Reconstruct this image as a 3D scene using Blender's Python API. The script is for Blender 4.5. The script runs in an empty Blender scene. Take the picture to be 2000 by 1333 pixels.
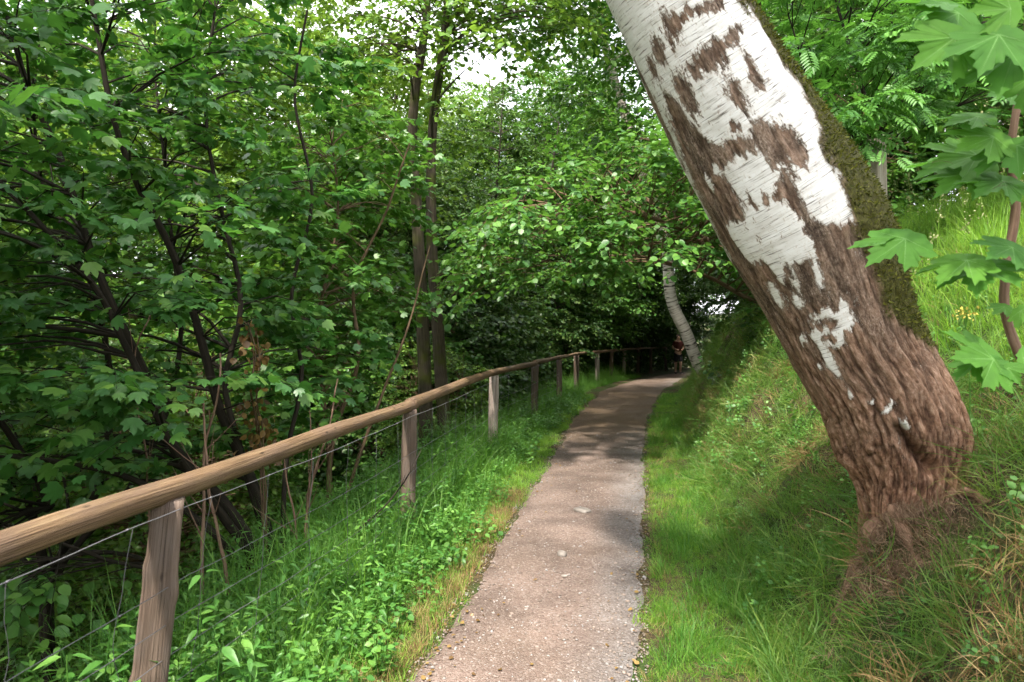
import bpy, math, random
import numpy as np
from mathutils import Vector, Matrix

# ------------------------------------------------------------------ camera, sky, sun, exposure
SC = bpy.context.scene
COL = SC.collection
CAMZ = 1.6
PITCH = math.atan(26.5 / 1400.0)
F = 1400.0
cam_d = bpy.data.cameras.new('camera')
cam_d.sensor_width = 36.0
cam_d.lens = F / 2000.0 * 36.0
cam_d.clip_start = 0.05
cam_d.clip_end = 2000
cam_d.dof.use_dof = True
cam_d.dof.focus_distance = 4.6
cam_d.dof.aperture_fstop = 5.0
cam = bpy.data.objects.new('camera', cam_d)
cam.location = (0, 0, CAMZ)
cam.rotation_euler = (math.pi / 2 - PITCH, 0, 0)
COL.objects.link(cam)
SC.camera = cam

SUN_EL = math.radians(60)
SUN_AZ = math.radians(-158)          # clockwise from +Y: from the left and a little behind the camera
S_DIR = Vector((math.sin(SUN_AZ) * math.cos(SUN_EL), math.cos(SUN_AZ) * math.cos(SUN_EL), math.sin(SUN_EL)))
world = bpy.data.worlds.new('World')
SC.world = world
world.use_nodes = True
wn = world.node_tree
bg = wn.nodes['Background']
sky = wn.nodes.new('ShaderNodeTexSky')
sky.sky_type = 'NISHITA'
sky.sun_disc = False
sky.sun_elevation = SUN_EL
sky.sun_rotation = SUN_AZ
sky.air_density = 1.0
sky.dust_density = 3.5
sky.ozone_density = 1.0
# thin bright summer cloud over the blue
tcw = wn.nodes.new('ShaderNodeTexCoord')
cn = wn.nodes.new('ShaderNodeTexNoise')
cn.inputs['Scale'].default_value = 2.2
cn.inputs['Detail'].default_value = 5
cr = wn.nodes.new('ShaderNodeMapRange')
cr.inputs['From Min'].default_value = 0.30
cr.inputs['From Max'].default_value = 0.55
mixw = wn.nodes.new('ShaderNodeMix')
mixw.data_type = 'RGBA'
mixw.inputs['B'].default_value = (10.5, 10.6, 10.8, 1)
wn.links.new(tcw.outputs['Generated'], cn.inputs['Vector'])
wn.links.new(cn.outputs['Fac'], cr.inputs['Value'])
wn.links.new(cr.outputs['Result'], mixw.inputs['Factor'])
wn.links.new(sky.outputs['Color'], mixw.inputs['A'])
wn.links.new(mixw.outputs['Result'], bg.inputs['Color'])
bg.inputs['Strength'].default_value = 0.135

sun_d = bpy.data.lights.new('sun', 'SUN')
sun_d.energy = 4.6
sun_d.angle = math.radians(2.4)
sun_d.color = (1.0, 0.93, 0.82)
sun = bpy.data.objects.new('sun', sun_d)
sun.rotation_euler = S_DIR.to_track_quat('Z', 'Y').to_euler()
sun.location = (-6, -4, 14)
COL.objects.link(sun)

SC.view_settings.view_transform = 'Standard'
SC.view_settings.look = 'None'
SC.view_settings.exposure = 1.6
SC.view_settings.gamma = 1.0
SC.cycles.use_adaptive_sampling = True
SC.cycles.adaptive_threshold = 0.03
SC.cycles.max_bounces = 6
SC.cycles.diffuse_bounces = 3
SC.cycles.glossy_bounces = 2
SC.cycles.transmission_bounces = 4
SC.cycles.transparent_max_bounces = 4
SC.cycles.caustics_reflective = False
SC.cycles.caustics_refractive = False
SC.cycles.sample_clamp_indirect = 6.0
SC.cycles.use_denoising = True
try:
    SC.cycles.denoiser = 'OPENIMAGEDENOISE'
    SC.cycles.denoising_prefilter = 'ACCURATE'
except Exception:
    pass

# ------------------------------------------------------------------ helpers
RNG = np.random.default_rng(7)


def P(x, y, d):
    """point seen at photo pixel (x, y) (2000 x 1333) at distance d ahead of the eye"""
    a, b = (x - 1000.0) / F, (666.5 - y) / F
    c, s = math.cos(PITCH), math.sin(PITCH)
    return np.array([a * d, d * (c + b * s), CAMZ + d * (b * c - s)])


def project(p):
    c, s = math.cos(PITCH), math.sin(PITCH)
    q = np.asarray(p, float) - np.array([0, 0, CAMZ])
    d = q[..., 1] * c - q[..., 2] * s
    u = q[..., 1] * s + q[..., 2] * c
    dd = np.where(np.abs(d) < 1e-3, 1e-3, d)
    return 1000 + F * q[..., 0] / dd, 666.5 - F * u / dd, d


_TAB = np.random.default_rng(99).random(65536)


def _hash(ix, iy, iz):
    h = (ix.astype(np.int64) * 73856093) ^ (iy.astype(np.int64) * 19349663) ^ (iz.astype(np.int64) * 83492791)
    h = (h ^ (h >> 13)) * 1274126177
    return _TAB[(h ^ (h >> 16)) & 65535]


def vnoise(x, y, z=0.0):
    x, y, z = np.broadcast_arrays(np.asarray(x, float), np.asarray(y, float), np.asarray(z, float))
    ix, iy, iz = np.floor(x), np.floor(y), np.floor(z)
    fx, fy, fz = x - ix, y - iy, z - iz
    fx, fy, fz = [f * f * (3 - 2 * f) for f in (fx, fy, fz)]
    r = 0
    for dx in (0, 1):
        for dy in (0, 1):
            for dz in (0, 1):
                w = (fx if dx else 1 - fx) * (fy if dy else 1 - fy) * (fz if dz else 1 - fz)
                r = r + w * _hash(ix + dx, iy + dy, iz + dz)
    return r * 2 - 1


def fbm(x, y, z=0.0, o=4):
    r, a = 0, 1.0
    for k in range(o):
        r = r + a * vnoise(np.asarray(x) * 2 ** k + 17 * k, np.asarray(y) * 2 ** k - 9 * k, np.asarray(z) * 2 ** k)
        a *= 0.5
    return r / 1.9


def norm(v):
    v = np.asarray(v, float)
    n = np.linalg.norm(v, axis=-1, keepdims=True)
    return v / np.where(n < 1e-9, 1, n)


def mesh_tris(name, verts, tris, attrs=None, uv=None, smooth=False):
    me = bpy.data.meshes.new(name)
    verts = np.ascontiguousarray(verts, np.float32)
    tris = np.ascontiguousarray(tris, np.int32)
    n = len(tris)
    me.vertices.add(len(verts))
    me.vertices.foreach_set('co', verts.ravel())
    me.loops.add(n * 3)
    me.loops.foreach_set('vertex_index', tris.ravel())
    me.polygons.add(n)
    me.polygons.foreach_set('loop_start', np.arange(0, n * 3, 3, dtype=np.int32))
    me.polygons.foreach_set('loop_total', np.full(n, 3, np.int32))
    if smooth:
        me.polygons.foreach_set('use_smooth', np.ones(n, bool))
    if uv is not None:
        ul = me.uv_layers.new(name='UVMap')
        ul.data.foreach_set('uv', np.ascontiguousarray(uv[tris.ravel()], np.float32).ravel())
    for k, a in (attrs or {}).items():
        at = me.attributes.new(k, 'FLOAT', 'POINT')
        at.data.foreach_set('value', np.ascontiguousarray(a, np.float32))
    me.update()
    me.validate()
    return me


def quads_to_tris(q):
    q = np.asarray(q)
    return np.concatenate([q[:, [0, 1, 2]], q[:, [0, 2, 3]]])


def link(name, me, mat=None, parent=None):
    o = bpy.data.objects.new(name, me)
    COL.objects.link(o)
    if mat is not None and me is not None and not me.materials:
        me.materials.append(mat)
    if parent is not None:
        o.parent = parent
    return o


def tag(o, label=None, cat=None, group=None, kind=None):
    if label:
        o['label'] = label
    if cat:
        o['category'] = cat
    if group:
        o['group'] = group
    if kind:
        o['kind'] = kind
    return o


def thing(name, loc, label, cat, group=None):
    o = bpy.data.objects.new(name, None)
    o.empty_display_size = 0.1
    COL.objects.link(o)
    o.location = Vector([float(c) for c in loc])
    return tag(o, label, cat, group)


def copy_tree(root, loc, rz, sc, label, group=None):
    r = root.copy()
    COL.objects.link(r)
    r.location = Vector([float(c) for c in loc])
    r.rotation_euler = (0, 0, rz)
    r.scale = (sc, sc, sc)
    r['label'] = label
    if group:
        r['group'] = group
    for ch in list(root.children):
        c = ch.copy()
        COL.objects.link(c)
        c.parent = r
        for g in ch.children:
            d = g.copy()
            COL.objects.link(d)
            d.parent = c
    return r


class Tubes:
    """collects tapered round limbs and links them as one mesh"""

    def __init__(self):
        self.v, self.t, self.uv, self.n = [], [], [], 0

    def add(self, pts, rad, sides=6, cap=False, wob=0.0):
        pts = np.asarray(pts, float)
        rad = np.broadcast_to(np.asarray(rad, float), (len(pts),))
        tan = np.gradient(pts, axis=0)
        tan = norm(tan)
        ref = np.array([1.0, 0, 0]) if abs(tan[0, 0]) < 0.8 else np.array([0, 1.0, 0])
        a = norm(np.cross(tan, ref))
        b = np.cross(tan, a)
        th = np.linspace(0, 2 * np.pi, sides, endpoint=False)
        ring = np.cos(th)[None, :, None] * a[:, None, :] + np.sin(th)[None, :, None] * b[:, None, :]
        rr = rad[:, None]
        if wob:
            s = np.arange(len(pts))[:, None] * 0.7
            rr = rr * (1 + wob * vnoise(np.cos(th)[None] * 1.7 + self.n, np.sin(th)[None] * 1.7, s))
        vv = pts[:, None, :] + ring * (rr[..., None] if rr.ndim == 2 and rr.shape[1] == sides else rr[:, :, None])
        m = len(pts)
        L = np.concatenate([[0], np.cumsum(np.linalg.norm(np.diff(pts, axis=0), axis=1))])
        uv = np.stack([np.broadcast_to(L[:, None], (m, sides)),
                       np.broadcast_to((np.abs(th - np.pi))[None] * rad.mean(), (m, sides))], -1)
        i = np.arange(m - 1)[:, None] * sides
        j = np.arange(sides)[None]
        k = (j + 1) % sides
        q = np.stack([i + j, i + k, i + sides + k, i + sides + j], -1).reshape(-1, 4)
        t = quads_to_tris(q) + self.n
        self.v.append(vv.reshape(-1, 3))
        self.uv.append(uv.reshape(-1, 2))
        self.t.append(t)
        n0 = self.n
        self.n += m * sides
        if cap:
            for (row, c, s) in ((0, pts[0], -1), (m - 1, pts[-1], 1)):
                self.v.append(c[None])
                self.uv.append(np.zeros((1, 2)))
                ids = n0 + row * sides + np.arange(sides)
                nx = np.roll(ids, -1)
                ctr = np.full(sides, self.n)
                self.t.append(np.stack([ids, nx, ctr] if s > 0 else [nx, ids, ctr], -1))
                self.n += 1

    def mesh(self, name, base=(0, 0, 0)):
        return mesh_tris(name, np.concatenate(self.v) - np.asarray(base), np.concatenate(self.t),
                         uv=np.concatenate(self.uv), smooth=True)

    def build(self, name, mat, parent=None, base=(0, 0, 0)):
        return link(name, self.mesh(name, base), mat, parent)


def spline(pts, n):
    pts = np.asarray(pts, float)
    if len(pts) < 3:
        t = np.linspace(0, 1, n)[:, None]
        return pts[0] * (1 - t) + pts[-1] * t
    L = np.concatenate([[0], np.cumsum(np.linalg.norm(np.diff(pts[:, :3], axis=0), axis=1))])
    m = np.gradient(pts, L, axis=0)
    s = np.linspace(0, L[-1], n)
    k = np.clip(np.searchsorted(L, s, 'right') - 1, 0, len(L) - 2)
    h = (L[k + 1] - L[k])[:, None]
    u = (s - L[k])[:, None] / h
    return ((2 * u ** 3 - 3 * u ** 2 + 1) * pts[k] + (u ** 3 - 2 * u ** 2 + u) * h * m[k]
            + (-2 * u ** 3 + 3 * u ** 2) * pts[k + 1] + (u ** 3 - u ** 2) * h * m[k + 1])


# ------------------------------------------------------------------ materials
def new_mat(name):
    m = bpy.data.materials.new(name)
    m.use_nodes = True
    nt = m.node_tree
    for n in list(nt.nodes):
        if n.type != 'OUTPUT_MATERIAL':
            nt.nodes.remove(n)
    return m, nt, nt.nodes, nt.links, nt.nodes['Material Output']


def node(nodes, kind, **kw):
    n = nodes.new('ShaderNode' + kind)
    for k, v in kw.items():
        if k in n.inputs:
            n.inputs[k].default_value = v
        else:
            setattr(n, k, v)
    return n


def ramp(nodes, stops):
    r = nodes.new('ShaderNodeValToRGB')
    e = r.color_ramp.elements
    while len(e) > 1:
        e.remove(e[-1])
    e[0].position = stops[0][0]
    e[0].color = (*stops[0][1], 1)
    for p, c in stops[1:]:
        x = e.new(p)
        x.color = (*c, 1)
    return r


def leaf_mat(name, dark, mid, light, trans, tfac=0.36, rough=0.42, spec=0.36, clump=0.0):
    m, nt, N, L, out = new_mat(name)
    at = node(N, 'Attribute', attribute_name='rnd')
    oi = node(N, 'ObjectInfo')
    add = node(N, 'Math', operation='ADD')
    L.new(at.outputs['Fac'], add.inputs[0])
    L.new(oi.outputs['Random'], add.inputs[1])
    fr = node(N, 'Math', operation='FRACT')
    L.new(add.outputs[0], fr.inputs[0])
    rp = ramp(N, [(0, dark), (0.5, mid), (0.9, light), (1.0, tuple(min(1, c * 1.25) for c in light))])
    L.new(fr.outputs[0], rp.inputs[0])
    geo = node(N, 'NewGeometry')
    ns = node(N, 'TexNoise', Scale=38.0, Detail=3.0)
    L.new(geo.outputs['Position'], ns.inputs['Vector'])
    hs = node(N, 'HueSaturation', Saturation=1.0)
    mr = node(N, 'MapRange')
    mr.inputs['To Min'].default_value = 0.7
    mr.inputs['To Max'].default_value = 1.3
    L.new(ns.outputs['Fac'], mr.inputs['Value'])
    L.new(mr.outputs['Result'], hs.inputs['Value'])
    L.new(rp.outputs['Color'], hs.inputs['Color'])
    pb = node(N, 'BsdfPrincipled', Roughness=rough)
    pb.inputs['Specular IOR Level'].default_value = spec
    L.new(hs.outputs['Color'], pb.inputs['Base Color'])
    tr = node(N, 'BsdfTranslucent')
    mx = node(N, 'Mix', data_type='RGBA')
    mx.inputs['Factor'].default_value = 0.45
    mx.inputs['A'].default_value = (*trans, 1)
    mul = node(N, 'MixRGB', blend_type='MULTIPLY')
    L.new(hs.outputs['Color'], mx.inputs['B'])
    L.new(mx.outputs['Result'], tr.inputs['Color'])
    N.remove(mul)
    ms = node(N, 'MixShader')
    ms.inputs[0].default_value = tfac
    L.new(pb.outputs[0], ms.inputs[1])
    L.new(tr.outputs[0], ms.inputs[2])
    L.new(ms.outputs[0], out.inputs['Surface'])
    return m


def bark_mat(name, dark, light, scale=(3, 30), moss=None, rough=0.9, bump=0.6):
    m, nt, N, L, out = new_mat(name)
    uv = node(N, 'UVMap')
    mp = node(N, 'Mapping')
    mp.inputs['Scale'].default_value = (scale[0], scale[1], 1)
    L.new(uv.outputs[0], mp.inputs['Vector'])
    ns = node(N, 'TexNoise', Scale=1.0, Detail=6.0, Roughness=0.65)
    L.new(mp.outputs[0], ns.inputs['Vector'])
    rp = ramp(N, [(0.3, dark), (0.5, tuple((a + b) / 2 for a, b in zip(dark, light))), (0.7, light)])
    L.new(ns.outputs['Fac'], rp.inputs[0])
    col = rp.outputs['Color']
    if moss:
        geo = node(N, 'NewGeometry')
        n2 = node(N, 'TexNoise', Scale=3.0, Detail=5.0)
        L.new(geo.outputs['Position'], n2.inputs['Vector'])
        mr = node(N, 'MapRange')
        mr.inputs['From Min'].default_value = 0.5
        mr.inputs['From Max'].default_value = 0.62
        L.new(n2.outputs['Fac'], mr.inputs['Value'])
        mx = node(N, 'Mix', data_type='RGBA')
        mx.inputs['B'].default_value = (*moss, 1)
        L.new(mr.outputs['Result'], mx.inputs['Factor'])
        L.new(col, mx.inputs['A'])
        col = mx.outputs['Result']
    pb = node(N, 'BsdfPrincipled', Roughness=rough)
    pb.inputs['Specular IOR Level'].default_value = 0.2
    L.new(col, pb.inputs['Base Color'])
    bp = node(N, 'Bump', Strength=bump, Distance=0.01)
    L.new(ns.outputs['Fac'], bp.inputs['Height'])
    L.new(bp.outputs[0], pb.inputs['Normal'])
    L.new(pb.outputs[0], out.inputs['Surface'])
    return m


M = {}
M['leaf_shrub'] = leaf_mat('leaf_shrub', (0.028, 0.093, 0.022), (0.048, 0.141, 0.030), (0.095, 0.190, 0.030), (0.100, 0.305, 0.030))
M['leaf_hazel'] = leaf_mat('leaf_hazel', (0.035, 0.107, 0.022), (0.062, 0.164, 0.030), (0.100, 0.215, 0.035), (0.150, 0.339, 0.030))
M['leaf_light'] = leaf_mat('leaf_light', (0.050, 0.124, 0.020), (0.090, 0.186, 0.028), (0.140, 0.249, 0.040), (0.240, 0.384, 0.030))
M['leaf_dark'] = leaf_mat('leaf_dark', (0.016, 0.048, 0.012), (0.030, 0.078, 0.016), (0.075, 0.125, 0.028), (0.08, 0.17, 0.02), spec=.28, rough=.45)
M['leaf_rowan'] = leaf_mat('leaf_rowan', (0.040, 0.124, 0.025), (0.065, 0.181, 0.030), (0.095, 0.226, 0.040), (0.130, 0.339, 0.030))
M['leaf_maple'] = leaf_mat('leaf_maple', (0.055, 0.165, 0.022), (0.075, 0.205, 0.026), (0.100, 0.240, 0.030), (0.15, 0.42, 0.03), tfac=0.42, spec=.22, rough=.6)
M['leaf_vein'] = leaf_mat('leaf_vein', (0.120, 0.270, 0.060), (0.140, 0.300, 0.070), (0.160, 0.320, 0.080), (0.22, 0.45, 0.08), tfac=0.3, spec=.22, rough=.6)
M['leaf_herb'] = leaf_mat('leaf_herb', (0.045, 0.141, 0.025), (0.075, 0.198, 0.035), (0.120, 0.254, 0.045), (0.170, 0.373, 0.040))
M['leaf_dead'] = leaf_mat('leaf_dead', (0.060, 0.030, 0.010), (0.150, 0.085, 0.025), (0.230, 0.150, 0.050), (0.200, 0.100, 0.020), tfac=0.2)
M['grass'] = leaf_mat('grass', (0.046, 0.153, 0.022), (0.086, 0.219, 0.031), (0.144, 0.287, 0.044), (0.207, 0.453, 0.033), tfac=0.46, rough=0.5)
M['grass_verge'] = leaf_mat('grass_verge', (0.085, 0.215, 0.022), (0.150, 0.310, 0.034), (0.240, 0.380, 0.055), (0.30, 0.55, 0.04), tfac=0.48, rough=0.5)
M['grass_bank'] = leaf_mat('grass_bank', (0.052, 0.146, 0.024), (0.098, 0.199, 0.033), (0.172, 0.247, 0.050), (0.207, 0.387, 0.033), tfac=0.46, rough=0.5)
M['grass_dry'] = leaf_mat('grass_dry', (0.120, 0.065, 0.022), (0.210, 0.130, 0.050), (0.320, 0.230, 0.100), (0.250, 0.170, 0.060), tfac=0.25, rough=0.6)
M['root_fibre'] = leaf_mat('root_fibre', (0.080, 0.046, 0.028), (0.150, 0.092, 0.056), (0.250, 0.170, 0.110), (0.20, 0.12, 0.06), tfac=0.15, rough=0.7)
M['seed'] = leaf_mat('seed', (0.160, 0.170, 0.070), (0.240, 0.250, 0.110), (0.320, 0.320, 0.160), (0.300, 0.330, 0.120), tfac=0.3, rough=0.6)
M['moss'] = leaf_mat('moss', (0.035, 0.047, 0.006), (0.075, 0.080, 0.010), (0.140, 0.145, 0.018), (0.140, 0.160, 0.010), tfac=0.2, rough=0.8)
M['bark_dark'] = bark_mat('bark_dark', (0.007, 0.006, 0.004), (0.034, 0.026, 0.018), (4, 60), rough=.8)
M['bark_grey'] = bark_mat('bark_grey', (0.022, 0.018, 0.012), (0.095, 0.075, 0.052), (3, 40), moss=(0.05, 0.055, 0.012))
M['bark_twig'] = bark_mat('bark_twig', (0.060, 0.038, 0.022), (0.170, 0.115, 0.070), (6, 60))
M['bark_root'] = bark_mat('bark_root', (0.060, 0.030, 0.018), (0.330, 0.200, 0.135), (14, 60), bump=1.0)
M['bark_red'] = bark_mat('bark_red', (0.090, 0.050, 0.035), (0.260, 0.170, 0.120), (5, 80))


# ------------------------------------------------------------------ terrain shape
Y_ = np.array([-40, -6, 0, 3.23, 6, 9.33, 12.4, 15, 18, 22, 25, 30, 36, 45, 60, 120], float)
L_ = np.array([-7.5, -1.95, -1.0, -.485, -.04, .52, 1.0, 1.5, 2.2, 3.55, 4.6, 6.2, 9.0, 14.6, 26, 80], float)
R_ = np.array([-6.3, -1.15, 0.0, .62, 1.15, 1.77, 2.42, 3.05, 3.85, 5.15, 6.0, 7.6, 10.3, 16.0, 27.5, 82], float)
FY = np.array([-40, -6, 0, 1.93, 2.6, 5.6, 9.5, 12.4, 15.4, 18.3, 21.3, 24.2, 27, 30, 33, 36, 45, 60, 120], float)
FX = np.array([-8.4, -2.72, -1.71, -1.38, -1.26, -.77, -.22, .40, 1.08, 1.74, 2.62, 3.49, 4.36, 5.42, 6.53, 8.0, 13.4, 24.5, 78], float)


def Lx(y):
    return np.interp(y, Y_, L_)


def Rx(y):
    return np.interp(y, Y_, R_)


def Fx(y):
    return np.interp(y, FY, FX)


def height(x, y):
    x, y = np.broadcast_arrays(np.asarray(x, float), np.asarray(y, float))
    sl = np.gradient(Y_ * 0 + R_, Y_)
    cosf = 1 / np.sqrt(1 + np.interp(y, Y_, sl) ** 2)
    dr = (x - Rx(y)) * cosf
    dl = (Fx(y) - x) * cosf
    bn = fbm(x * 0.9, y * 0.9, 3.0, 3)
    dr2 = dr + 0.22 * bn * np.clip(dr, 0, 1)
    r = np.interp(dr2, [-1, 0, .42, .62, 1.15, 1.8, 2.5, 3.5, 5, 8, 20, 60, 400],
                  [0, 0, .05, .12, .58, 1.22, 1.85, 2.45, 3.0, 4.0, 7, 13, 40])
    rs = np.interp(dr2, [-1, 0, .45, .65, 1.05, 1.5, 2.2, 3.5, 5, 8, 20, 60, 400], [0, 0, .06, .2, .92, 1.6, 2.2, 2.8, 3.3, 4.3, 7.2, 13, 40])
    wst = np.interp(y, [0, 4.3, 7.0, 12.5, 15, 20, 60], [0, 0, 1, 1, .55, 1, 1])
    r = r * (1 - wst) + rs * wst
    l = np.interp(dl + 0.25 * bn * np.clip(dl, 0, 1), [-1, 0, .5, 1.0, 1.6, 2.6, 5, 12, 30, 80, 400],
                  [0, 0, -.03, -.14, -.62, -1.55, -2.4, -3.2, -2.5, 3, 40])
    dip = np.interp(y, [-50, 19, 23, 27, 33, 50, 150], [0, 0, -.10, -.27, -.50, -.8, -1.2])
    off = np.clip(np.maximum(dr, dl + 0.3), 0, 1.2)
    bump = off * (0.15 * fbm(x * 2.3, y * 2.3, 0, 3) + 0.09 * fbm(x * 6, y * 6, 4, 2))
    # mound of roots under the leaning birch
    mound = 0.16 * np.exp(-(((x - 1.72) / 0.28) ** 2 + ((y - 3.15) / 0.26) ** 2))
    inside = 0.012 * fbm(x * 1.4, y * 1.4, 8, 3)
    return r + l + dip + bump + mound + inside


def tz(x, y):
    return float(height(np.array([x]), np.array([y]))[0])


# ground sheet, one mesh that follows the path and reaches the horizon
u = np.concatenate([-np.geomspace(300, 5.2, 34), np.arange(-5, -2.2, .16), np.arange(-2.2, 4.6, .075),
                    np.arange(4.6, 8, .2), np.geomspace(8.2, 320, 34)])
yy = np.concatenate([-np.geomspace(80, 1.2, 20), np.arange(-1, 1.6, .2), np.arange(1.6, 14, .085), np.arange(14, 36, .25),
                     np.geomspace(36.5, 600, 46)])
UU, YY = np.meshgrid(u, yy)
XX = Lx(YY) + UU
ZZ = height(XX, YY)
ins = (XX > Lx(YY) + 0.14) & (XX < Rx(YY) - 0.14)
ZZ = np.where(ins, ZZ - 0.03, ZZ)
nu, ny = len(u), len(yy)
ii = (np.arange(ny - 1)[:, None] * nu + np.arange(nu - 1)[None]).ravel()
q = np.stack([ii, ii + 1, ii + nu + 1, ii + nu], -1)


def ground_material():
    m, nt, N, L, out = new_mat('soil_and_litter')
    geo = node(N, 'NewGeometry')
    n1 = node(N, 'TexNoise', Scale=1.7, Detail=6.0)
    n2 = node(N, 'TexNoise', Scale=26.0, Detail=6.0, Roughness=0.7)
    n3 = node(N, 'TexVoronoi', Scale=60.0)
    for n in (n1, n2, n3):
        L.new(geo.outputs['Position'], n.inputs['Vector'])
    r1 = ramp(N, [(0.3, (0.022, 0.018, 0.010)), (0.5, (0.055, 0.042, 0.022)), (0.7, (0.120, 0.085, 0.045))])
    L.new(n2.outputs['Fac'], r1.inputs[0])
    r2 = ramp(N, [(0.42, (0, 0, 0)), (0.60, (1, 1, 1))])
    L.new(n1.outputs['Fac'], r2.inputs[0])
    mx = node(N, 'Mix', data_type='RGBA')
    mx.inputs['B'].default_value = (0.035, 0.060, 0.014, 1)
    L.new(r2.outputs['Color'], mx.inputs['Factor'])
    L.new(r1.outputs['Color'], mx.inputs['A'])
    pb = node(N, 'BsdfPrincipled', Roughness=0.95)
    pb.inputs['Specular IOR Level'].default_value = 0.15
    L.new(mx.outputs['Result'], pb.inputs['Base Color'])
    bp = node(N, 'Bump', Strength=0.8, Distance=0.02)
    ad = node(N, 'Math', operation='ADD')
    L.new(n2.outputs['Fac'], ad.inputs[0])
    L.new(n3.outputs['Distance'], ad.inputs[1])
    L.new(ad.outputs[0], bp.inputs['Height'])
    L.new(bp.outputs[0], pb.inputs['Normal'])
    L.new(pb.outputs[0], out.inputs['Surface'])
    return m


me = mesh_tris('ground', np.stack([XX, YY, ZZ], -1).reshape(-1, 3), quads_to_tris(q), smooth=True)
ground = tag(link('ground', me, ground_material()), kind='structure')

# gravel path
yp = np.concatenate([np.arange(-2, 1.6, .2), np.arange(1.6, 14, .06), np.arange(14, 60, .2)])
tt = np.linspace(0, 1, 34)
TT, YP = np.meshgrid(tt, yp)
el = 0.07 * fbm(yp * 1.3, yp * 0 + 2.2, 0, 4) + 0.02 * fbm(yp * 9, yp * 0 + 5.2, 0, 3)
er = 0.08 * fbm(yp * 1.1, yp * 0 + 7.7, 0, 4) + 0.03 * fbm(yp * 8, yp * 0 + 1.2, 0, 3)
XP = (Lx(YP) + el[:, None]) * (1 - TT) + (Rx(YP) + er[:, None]) * TT
ZP = height(XP, YP) + 0.008 + 0.006 * fbm(XP * 3, YP * 3, 1, 4) - 0.02 * (np.abs(TT - .5) * 2) ** 8
n0 = len(tt)
ii = (np.arange(len(yp) - 1)[:, None] * n0 + np.arange(n0 - 1)[None]).ravel()
q = np.stack([ii, ii + 1, ii + n0 + 1, ii + n0], -1)


def gravel_material():
    m, nt, N, L, out = new_mat('pale_gravel')
    geo = node(N, 'NewGeometry')
    at = node(N, 'Attribute', attribute_name='across')
    v1 = node(N, 'TexVoronoi', Scale=95.0)
    v2 = node(N, 'TexVoronoi', Scale=210.0)
    n1 = node(N, 'TexNoise', Scale=2.1, Detail=6.0, Roughness=0.6)
    n2 = node(N, 'TexNoise', Scale=240.0, Detail=4.0, Roughness=.7)
    for n in (v1, v2, n1, n2):
        L.new(geo.outputs['Position'], n.inputs['Vector'])
    # stones: a colour for each cell
    sep = node(N, 'SeparateColor')
    L.new(v1.outputs['Color'], sep.inputs[0])
    stones = ramp(N, [(0.0, (0.078, 0.055, 0.046)), (0.35, (0.140, 0.101, 0.086)), (0.7, (0.181, 0.137, 0.118)),
                      (0.93, (0.220, 0.179, 0.160)), (1.0, (0.290, 0.254, 0.236))])
    L.new(sep.outputs[0], stones.inputs[0])
    fine = ramp(N, [(0.25, (0.088, 0.061, 0.049)), (0.55, (0.153, 0.109, 0.090)), (0.8, (0.198, 0.148, 0.124))])
    L.new(n2.outputs['Fac'], fine.inputs[0])
    mx = node(N, 'Mix', data_type='RGBA')
    mx.inputs['Factor'].default_value = 0.5
    L.new(fine.outputs['Color'], mx.inputs['A'])
    L.new(stones.outputs['Color'], mx.inputs['B'])
    # greyer, bluer chippings towards one side
    gr = node(N, 'MapRange')
    gr.inputs['From Min'].default_value = 0.62
    gr.inputs['From Max'].default_value = 0.98
    sm = node(N, 'Math', operation='MULTIPLY_ADD')
    L.new(n1.outputs['Fac'], sm.inputs[0])
    sm.inputs[1].default_value = 0.5
    sb = node(N, 'Math', operation='SUBTRACT')
    L.new(at.outputs['Fac'], sm.inputs[2])
    L.new(sm.outputs[0], sb.inputs[0])
    sb.inputs[1].default_value = 0.25
    L.new(sb.outputs[0], gr.inputs['Value'])
    mg = node(N, 'Mix', data_type='RGBA')
    hs = node(N, 'HueSaturation', Saturation=0.35, Value=1.0)
    L.new(mx.outputs['Result'], hs.inputs['Color'])
    L.new(gr.outputs['Result'], mg.inputs['Factor'])
    L.new(mx.outputs['Result'], mg.inputs['A'])
    L.new(hs.outputs['Color'], mg.inputs['B'])
    # damp and trodden patches
    wr = node(N, 'MapRange')
    wr.inputs['From Min'].default_value = 0.32
    wr.inputs['From Max'].default_value = 0.68
    wr.inputs['To Min'].default_value = 0.74
    wr.inputs['To Max'].default_value = 1.30
    L.new(n1.outputs['Fac'], wr.inputs['Value'])
    hv = node(N, 'HueSaturation')
    L.new(wr.outputs['Result'], hv.inputs['Value'])
    L.new(mg.outputs['Result'], hv.inputs['Color'])
    # brown litter tone also paints the shade of overhanging trees into the gravel
    al = node(N, 'Attribute', attribute_name='earth_and_shade')
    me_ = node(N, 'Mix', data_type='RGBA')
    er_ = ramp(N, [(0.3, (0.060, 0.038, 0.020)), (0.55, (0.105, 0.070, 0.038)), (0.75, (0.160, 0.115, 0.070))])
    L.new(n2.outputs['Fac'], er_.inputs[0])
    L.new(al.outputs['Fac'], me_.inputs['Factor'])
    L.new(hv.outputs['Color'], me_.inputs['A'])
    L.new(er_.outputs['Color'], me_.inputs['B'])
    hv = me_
    pb = node(N, 'BsdfPrincipled', Roughness=0.92)
    pb.inputs['Specular IOR Level'].default_value = 0.2
    L.new(hv.outputs['Result'], pb.inputs['Base Color'])
    ad = node(N, 'Math', operation='MULTIPLY_ADD')
    L.new(v2.outputs['Distance'], ad.inputs[0])
    ad.inputs[1].default_value = 0.5
    L.new(v1.outputs['Distance'], ad.inputs[2])
    bp = node(N, 'Bump', Strength=0.75, Distance=0.012, invert=True)
    L.new(ad.outputs[0], bp.inputs['Height'])
    L.new(bp.outputs[0], pb.inputs['Normal'])
    L.new(pb.outputs[0], out.inputs['Surface'])
    return m


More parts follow.
